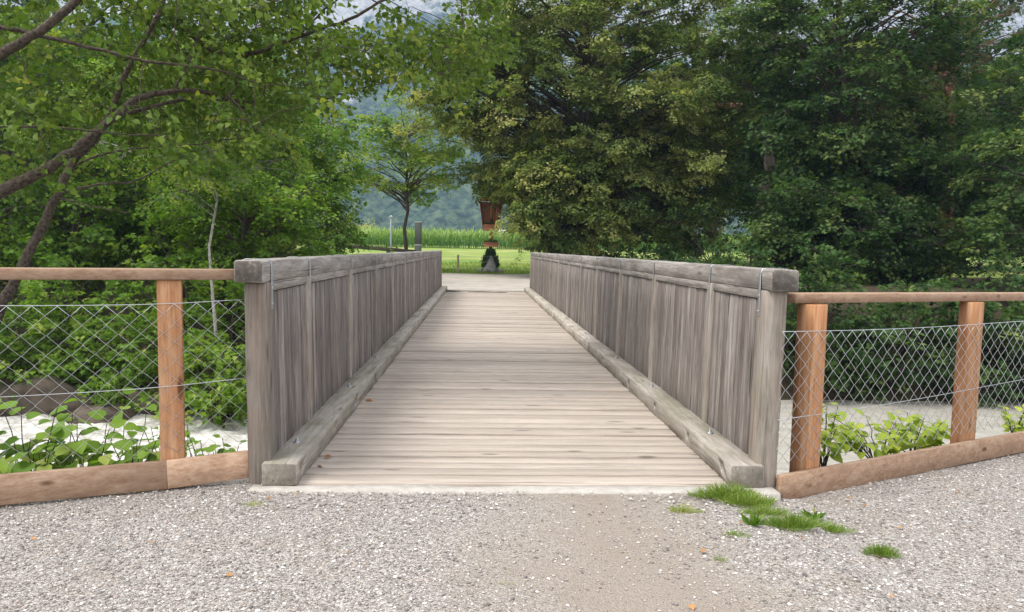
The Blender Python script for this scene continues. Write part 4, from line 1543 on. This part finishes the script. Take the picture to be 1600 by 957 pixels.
fl = [(1160, 821, 'orange leaf beside the plantain in the weedy patch'), (1125, 832, 'small orange leaf left of the weedy patch, near the trodden strip'), (1255, 846, 'orange leaf just below the wide grass tuft'),
      (1370, 872, 'orange leaf at the edge of the lone round tuft'), (422, 783, 'orange leaf at the end of the left kerb beam'), (428, 798, 'brownish orange leaf on the gravel below the left kerb beam'),
      (460, 775, 'dry leaf on the concrete edge right of the left kerb beam'), (1330, 780, 'orange leaf on the gravel under the right bottom board'), (1352, 792, 'brown leaf a step out from the right bottom board'),
      (1500, 770, 'orange leaf on the gravel near the second right fence post'), (1410, 828, 'dry leaf between the lone tuft and the right fence'), (358, 905, 'orange leaf alone on the gravel at lower left'),
      (540, 868, 'dry leaf on the gravel below the left part of the deck'), (1060, 775, 'orange leaf against the concrete edge left of the lush grass'), (1575, 790, 'orange leaf on the gravel at the right edge'),
      (1095, 866, 'dry leaf on the right side of the trodden strip'), (1080, 950, 'orange leaf at the bottom edge of the trodden strip'), (1390, 935, 'orange leaf at the bottom right, below the lone tuft'),
      (50, 845, 'dry leaf on the gravel at the left edge'), (240, 850, 'dry leaf on the gravel below the left fence post')]
for k, (px, py, lab) in enumerate(fl):
    p = ground_hit(px, py)
    p[2] = float(near_z(np.array([p[0]]))[0]) + .002
    mb = MB()
    leaves(mb, [[0, 0, 0]], RNG.normal(0, .25, (1, 3)) + [0, 0, 1], RNG.normal(0, 1, (1, 3)) * [1, 1, .1], random.uniform(.018, .034), 'heart', random.random())
    o = mb.build('fallen_leaf', M['dead'])
    o.location = p
    tag(o, lab, 'leaf', 'fallen leaves on the gravel')
for (px, py, s_, lab) in [(572, 627, .085, 'large brown leaf on the deck against the left kerb beam'), (508, 715, .05, 'brown leaf on the deck by the near end of the left kerb beam'),
                          (496, 729, .05, 'brown leaf on the first planks touching the left kerb beam'), (880, 520, .03, 'tiny reddish leaf far along the deck near the right kerb beam')]:
    p = CAM + ray(px, py) * (CAM[2] / -ray(px, py)[2])
    p[2] = .006
    mb = MB()
    leaves(mb, [[0, 0, 0]], RNG.normal(0, .2, (1, 3)) + [0, 0, 1], [[1, .2, 0]], s_, 'heart', random.random() * .6)
    o = mb.build('fallen_leaf', M['dead'])
    o.location = p
    tag(o, lab, 'leaf', 'fallen leaves on the deck')

# ------------------------------------------------------------------ meadow grass, maize, things beyond the bridge
n = 42000
x = RNG.uniform(-16, 18, n)
y = 37.0 + 14 * RNG.random(n) ** 1.8
P_ = np.stack([x, y, ground_z(x, y) - .01], -1)
D_ = RNG.normal(0, .3, (n, 3)) + [0, 0, 1]
mb = MB()
leaves(mb, P_, RNG.normal(0, 1, (n, 3)) + [0, -.6, .3], D_, RNG.uniform(.07, .24, n) * (1 + .5 * wob(x, y, 1.2)), 'blade', np.clip(.62 + .2 * wob(x, y, .5, 2) + RNG.normal(0, .14, n), 0, 1), 1.6)
tag(mb.build('meadow_grass', M['grass']), 'tall bright grass along the far gravel path', 'grass', kind='stuff')

mb = MB()
rows = []
for r_ in range(7):
    xx = np.arange(-48, 75, .26)
    xx = xx + RNG.normal(0, .05, len(xx))
    yy = np.full(len(xx), 89 + r_ * .75) + RNG.normal(0, .06, len(xx))
    rows.append(np.stack([xx, yy], -1))
R_ = np.concatenate(rows)
hz = ground_z(R_[:, 0], R_[:, 1])
nn = len(R_)
hgt = RNG.uniform(1.7, 2.25, nn)
B0 = np.stack([R_[:, 0], R_[:, 1], hz], -1)
sticks(mb, B0, B0 + np.stack([hgt * 0, hgt * 0, hgt * .9], -1), .02, .012, .3)
K = 9
f = np.linspace(.12, .95, K)[None] + RNG.uniform(-.04, .04, (nn, K))
an = RNG.uniform(0, 6.28, (nn, K))
P_ = B0[:, None] + np.stack([0 * f, 0 * f, f * hgt[:, None]], -1)
D_ = np.stack([np.cos(an) * .55, np.sin(an) * .55, np.full(f.shape, .8)], -1)
Nn = np.stack([-np.cos(an) * .8, -np.sin(an) * .8, np.full(f.shape, .6)], -1) + RNG.normal(0, .2, (nn, K, 3))
leaves(mb, P_.reshape(-1, 3), Nn.reshape(-1, 3), D_.reshape(-1, 3), RNG.uniform(.5, .85, nn * K), 'blade', np.clip(.35 + .5 * f.ravel() + RNG.normal(0, .16, nn * K), 0, 1), 1.5)
tag(mb.build('maize_field', M['corn']), 'dense green maize field beyond the meadow', 'crop field', kind='stuff')

# pale bushes beyond the field and a few scattered buildings
for lab, px, Y_, rr, ti in [('pale bush standing behind the maize, left of the young tree', 577, 130, (2.6, 2.2, 2.2), .85), ('pale bush behind the maize at the linden edge', 812, 130, (2.4, 2, 2.0), .85)]:
    b_ = gp(at(px, 380, Y_))
    make_shrub('field_bush', lab, b_, rr, 26, M['lf_linden'], 'small', .22, ti, per=22, cr=.7, sp=.8, group='pale bushes behind the maize')


def house(name, label, c, w, d, h, roofm, rh):
    root = empty(name, c, label, 'building')
    mb = MB()
    box(mb, (0, 0, h / 2), (w, d, h))
    wl = mb.build('wall', simple('white render', (.74, .72, .68), .9, noise=.1), root)
    mb = MB()
    o_ = .5
    V = [(-w / 2 - o_, -d / 2 - o_, h - .15), (w / 2 + o_, -d / 2 - o_, h - .15), (w / 2 + o_, d / 2 + o_, h - .15), (-w / 2 - o_, d / 2 + o_, h - .15), (-w / 2 - o_, 0, h + rh), (w / 2 + o_, 0, h + rh)]
    mb.add(V, [(0, 1, 5, 4), (2, 3, 4, 5), (0, 3, 2, 1)])
    mb.add(V, [(0, 4, 3), (1, 2, 5)])
    mb.build('roof', roofm, root)
    for x_ in (-w * .3, 0, w * .3):
        mb = MB()
        box(mb, (x_, -d / 2 - .01, h * .55), (1.0, .06, 1.2))
        mb.build('window', simple('dark glass', (.03, .035, .04), .15), root)


c_ = at(1129, 392, 290)
house('farmhouse', 'white farmhouse with a red roof seen through the trees on the right', (c_[0], c_[1], g0(c_[0], c_[1]) - .1), 9, 8, 3.4, simple('red tiles', (.42, .13, .08), .8, noise=.3), 2.4)
c_ = at(786, 380, 210)
house('field_barn', 'tiny white hut showing above the maize right of the shrine', (c_[0], c_[1], g0(c_[0], c_[1]) - .1), 3.2, 4, 4.4, simple('pale sheet roof', (.62, .62, .6), .6), .8)

# wire fence along the far path
root = empty('wire_fence', gp(at(715, 425, 37.6)), 'thin wire fence on weathered posts in the meadow behind the shrine', 'fence')
o_ = np.array(root.location)
for k in range(-4, 4):
    xx = o_[0] + k * 4.09
    if k == 1:
        continue
    mb = MB()
    z0 = g0(xx, o_[1])
    beam(mb, (xx - o_[0], 0, z0 - .3 - o_[2]), (xx - o_[0] + .02, 0, z0 + 1.12 - o_[2]), .11, .11, ch=.02, seg=4, jit=.003, up=(0, 1, 0))
    mb.build('fence_post', M['post'], root)
for zz in (.35, .7, 1.0):
    mb = MB()
    pts = [(xx, .06, g0(xx + o_[0], o_[1]) + zz - o_[2]) for xx in np.linspace(-16.4, 12.3, 30)]
    tube(mb, pts, .005, 4)
    mb.build('fence_wire', M['wire'], root)
# post with a short cross board behind the right railing
b_ = gp(at(831, 400, 36.2))
root = empty('marker_post', b_, 'grey post with a short cross board just beyond the right railing', 'post')
mb = MB()
beam(mb, (0, 0, -.3), (0, 0, 1.62), .14, .14, ch=.01, seg=4, up=(0, 1, 0))
mb.build('post', M['post'], root)
mb = MB()
beam(mb, (-.42, -.09, 1.55), (.40, -.09, 1.57), .05, .16, ch=.01)
mb.build('cross_board', M['old_dark_x'], root)
# rail barrier left of the far end
a1, a2, a3 = at(531, 383.5, 33), at(607, 390, 32.4), at(650, 394, 34.5)
b_ = gp(a1)
root = empty('rail_barrier', b_, 'low dark wooden rail barrier beyond the left railing', 'barrier')
for p0, p1 in ((a1 - [.25, 0, 0], a2), (a2 + [.02, .02, 0], a3)):
    mb = MB()
    beam(mb, p0 - b_, p1 - b_, .09, .19, ch=.012, seg=5, jit=.004)
    mb.build('rail', M['old_dark_x'], root)
for p in (a1, a2, a3):
    mb = MB()
    z0 = g0(p[0], p[1])
    beam(mb, np.array([p[0], p[1] + .11, z0 - .2]) - b_, np.array([p[0], p[1] + .11, p[2] - .02]) - b_, .13, .1, ch=.01, seg=3, up=(0, 1, 0))
    mb.build('barrier_post', M['old_dark'], root)
# slim steel pole with a cap
tp = at(611, 338, 35)
b_ = gp(tp)
root = empty('signal_pole', b_, 'slim pale grey pole with a white cap beside the young tree', 'pole')
mb = MB()
tube(mb, [(0, 0, -.2), (0, 0, tp[2] - b_[2] - .06)], .055, 12)
mb.build('pole', simple('pale grey paint', (.36, .42, .43), .5, .2), root, smooth=False)
mb = MB()
tube(mb, [(0, 0, tp[2] - b_[2] - .06), (0, 0, tp[2] - b_[2] - .02), (0, 0, tp[2] - b_[2] + .04)], [.09, .09, .03], 12)
mb.build('cap', simple('white cap', (.75, .75, .74), .5), root)
# tall slab
tp = at(653.5, 347, 36)
b_ = gp(tp)
hh = tp[2] - b_[2]
root = empty('stone_slab', b_, 'tall narrow dark grey slab with a pale top edge right of the young tree', 'slab')
sm = simple('dark slate', (.10, .115, .10), .55, 0, noise=.25, nscale=7)
jz = at(653.5, 383, 36)[2] - b_[2]
mb = MB()
beam(mb, (0, 0, -.2), (0, 0, jz - .03), .37, .20, ch=.008, up=(0, 1, 0))
mb.build('base', sm, root)
mb = MB()
beam(mb, (0, 0, jz - .03), (0, 0, jz + .02), .39, .22, ch=.008, up=(0, 1, 0))
mb.build('joint_band', simple('pale band', (.5, .5, .48), .6), root)
mb = MB()
beam(mb, (0, 0, jz + .02), (0.01, 0, hh - .04), .36, .19, ch=.008, up=(0, 1, 0))
mb.build('upright_slab', sm, root)
mb = MB()
beam(mb, (.01, 0, hh - .04), (.01, 0, hh), .40, .23, ch=.008, up=(0, 1, 0))
mb.build('top_edge', simple('pale edge', (.62, .62, .60), .6), root)

# ------------------------------------------------------------------ wayside shrine
b_ = gp(at(766, 426, 38.2))
b_[2] = at(766, 423, 38.2)[2]
sh = empty('wayside_shrine', b_, 'wooden wayside shrine on a post with flower boxes and an ivy-clad stone foot', 'shrine')
SC = 42.6 / FPX


def sz(py):
    return at(766, py, 38.2)[2] - b_[2]


mb = MB()
prof = [(-.12, .50), (.12, .46), (.45, .37), (.8, .25), (1.02, .17)]
for k in range(4):
    pass
tube(mb, [(0, 0, z) for z, r in prof], [r for z, r in prof], 9)
sb = mb.build('stone_foot', M['rock_pale'], sh)
for v in sb.data.vertices:
    v.co += Vector(RNG.normal(0, .02, 3))
mb = MB()
for k in range(9):
    a = k * .7
    box(mb, (math.cos(a) * .68, math.sin(a) * .6, .0), (.22, .2, .16))
mb.build('stone_ring', M['rock_pale'], sh)
lm = MB()
nI = 2600
a = RNG.uniform(0, 6.28, nI)
z = RNG.random(nI) * 1.25
r = np.interp(z, [0, .45, .8, 1.02, 1.3], [.36, .34, .25, .20, .15]) + np.abs(RNG.normal(0, .06, nI)) + .12 * np.maximum(0, np.sin(a * 2 + 1)) * (z > .25) * (z < .9)
k = (np.sin(a * 2 + 1.4) + z * 1.8) > .75
P_ = np.stack([np.cos(a) * r, np.sin(a) * r, z], -1)[k]
Nn = np.stack([np.cos(a), np.sin(a), a * 0 + .3], -1)[k] + RNG.normal(0, .35, (k.sum(), 3))
leaves(lm, P_, Nn, RNG.normal(0, .6, P_.shape) + [0, 0, -.6], .095, 'heart', np.clip(RNG.normal(.35, .2, k.sum()), 0, 1))
lm.build('ivy', M['lf_maple'], sh)
mb = MB()
beam(mb, (0, .05, .7), (0, .05, sz(300)), .20, .17, ch=.015, seg=6, jit=.002, up=(0, 1, 0))
mb.build('post', M['red_wood'], sh)
# lower flower box
z0, z1 = sz(386), sz(378.5)
mb = MB()
for q in range(2):
    hgt_ = (z1 - z0) / 2
    beam(mb, (-.42, -.26, z0 + hgt_ * (q + .5)), (.42, -.26, z0 + hgt_ * (q + .5)), .03, hgt_ - .012, ch=.004)
beam(mb, (-.42, .02, (z0 + z1) / 2), (-.42, -.245, (z0 + z1) / 2), .03, z1 - z0, ch=.004)
beam(mb, (.42, .02, (z0 + z1) / 2), (.42, -.245, (z0 + z1) / 2), .03, z1 - z0, ch=.004)
beam(mb, (-.40, -.11, z0 + .02), (.40, -.11, z0 + .02), .25, .03, ch=.004)
mb.build('flower_box', M['red_wood_x'], sh, label='lower narrow planter box halfway up the post')


def flowers(x0, x1, yc, z, n_, name):
    lm = MB()
    P_ = np.stack([RNG.uniform(x0, x1, n_), yc + RNG.normal(0, .05, n_), z + np.abs(RNG.normal(0, .05, n_))], -1)
    leaves(lm, P_, RNG.normal(0, .6, (n_, 3)) + [0, -.5, .8], RNG.normal(0, 1, (n_, 3)) + [0, 0, .5], .08, 'heart', RNG.random(n_) * .7)
    lm.build(name, M['lf_mid'], sh)


flowers(-.38, .38, -.13, z1, 160, 'box_plants')
# case: front open, sides flaring outward to the roof
zb, zt = sz(361), sz(316)
wb, wt = .43, .66
mb = MB()
hgt_ = (sz(351) - zb) / 2
for q in range(2):
    beam(mb, (-wb - .01, -.42, zb + hgt_ * (q + .5)), (wb + .01, -.42, zb + hgt_ * (q + .5)), .03, hgt_ - .012, ch=.004)
for s in (-1, 1):
    beam(mb, (s * wb, -.02, zb + hgt_), (s * wb, -.405, zb + hgt_), .03, hgt_ * 2, ch=.004)
beam(mb, (-wb + .02, -.2, zb + .02), (wb - .02, -.2, zb + .02), .38, .03, ch=.004)
mb.build('flower_box', M['red_wood_x'], sh, label='upper planter box closing the bottom of the case')
flowers(-.36, .36, -.28, sz(352), 260, 'case_plants')
mb = MB()
nb = 8
for q in range(nb):
    x0, x1 = -1 + 2 * q / nb, -1 + 2 * (q + 1) / nb
    g_ = .004
    V = [(x0 * wb + g_, .0, zb), (x1 * wb - g_, .0, zb), (x1 * wt - g_, .0, zt), (x0 * wt + g_, .0, zt), (x0 * wb + g_, .035, zb), (x1 * wb - g_, .035, zb), (x1 * wt - g_, .035, zt), (x0 * wt + g_, .035, zt)]
    mb.add(V, [(0, 1, 2, 3), (5, 4, 7, 6), (0, 4, 5, 1), (1, 5, 6, 2), (2, 6, 7, 3), (3, 7, 4, 0)], random.random())
mb.build('back_panel', M['red_wood'], sh)
for s in (-1, 1):
    mb = MB()
    V = [(s * wb, -.0, zb), (s * wb, -.30, zb), (s * wt, -.52, zt), (s * wt, -.0, zt)]
    V += [(x_ + s * .035, y_, z_) for x_, y_, z_ in V]
    mb.add(V, [(0, 1, 2, 3), (4, 7, 6, 5), (0, 4, 5, 1), (1, 5, 6, 2), (2, 6, 7, 3), (3, 7, 4, 0)])
    mb.build('side_panel', M['red_wood'], sh)
for s in (-1, 1):
    mb = MB()
    for q in range(6):
        a0 = np.array([s * (.96 - q * .16), 0, zt - .14 + q * .155])
        a1_ = np.array([s * (.96 - (q + 1) * .16 - .05), 0, zt - .14 + (q + 1) * .155 + .02])
        V = [a0 + [0, -.62, 0], a0 + [0, .3, 0], a1_ + [0, .3, 0], a1_ + [0, -.62, 0]]
        V += [v + np.array([0, 0, .03]) for v in V]
        mb.add(V, [(0, 1, 2, 3), (4, 7, 6, 5), (0, 4, 5, 1), (1, 5, 6, 2), (2, 6, 7, 3), (3, 7, 4, 0)], random.random())
    mb.build('roof_slope', M['red_wood'], sh)
mb = MB()
V = [(-.80, -.56, zt), (.80, -.56, zt), (0, -.56, zt + .76), (-.80, -.53, zt), (.80, -.53, zt), (0, -.53, zt + .76)]
mb.add(V, [(0, 1, 2), (3, 5, 4)])
mb.add(V, [(0, 3, 4, 1), (1, 4, 5, 2), (2, 5, 3, 0)])
mb.build('gable', M['red_wood'], sh)
mb = MB()
beam(mb, (0, -.06, sz(350)), (0, -.06, sz(314)), .07, .05, ch=.005, up=(0, 1, 0))
beam(mb, (-.36, -.06, sz(323)), (.36, -.06, sz(323)), .05, .07, ch=.005)
mb.build('crucifix', M['old_dark'], sh)
fg = MB()
zc = sz(323)
tube(fg, [(0, -.13, zc - .72), (0.01, -.15, zc - .55), (-.01, -.13, zc - .36), (0, -.12, zc - .22), (0, -.13, zc - .05), (0, -.14, zc + .02)], [.035, .05, .07, .062, .085, .045], 10)
tube(fg, [(0, -.14, zc + .02), (.01, -.16, zc + .07), (.01, -.17, zc + .12), (.01, -.165, zc + .165)], [.03, .055, .05, .02], 10)
tube(fg, [(-.34, -.11, zc + .04), (-.18, -.12, zc), (0, -.12, zc - .04), (.18, -.12, zc), (.34, -.11, zc + .04)], [.018, .026, .035, .026, .018], 8)
fg.build('carved_figure', simple('carved pale wood', (.62, .30, .10), .7, noise=.3, nscale=30), sh, smooth=True)
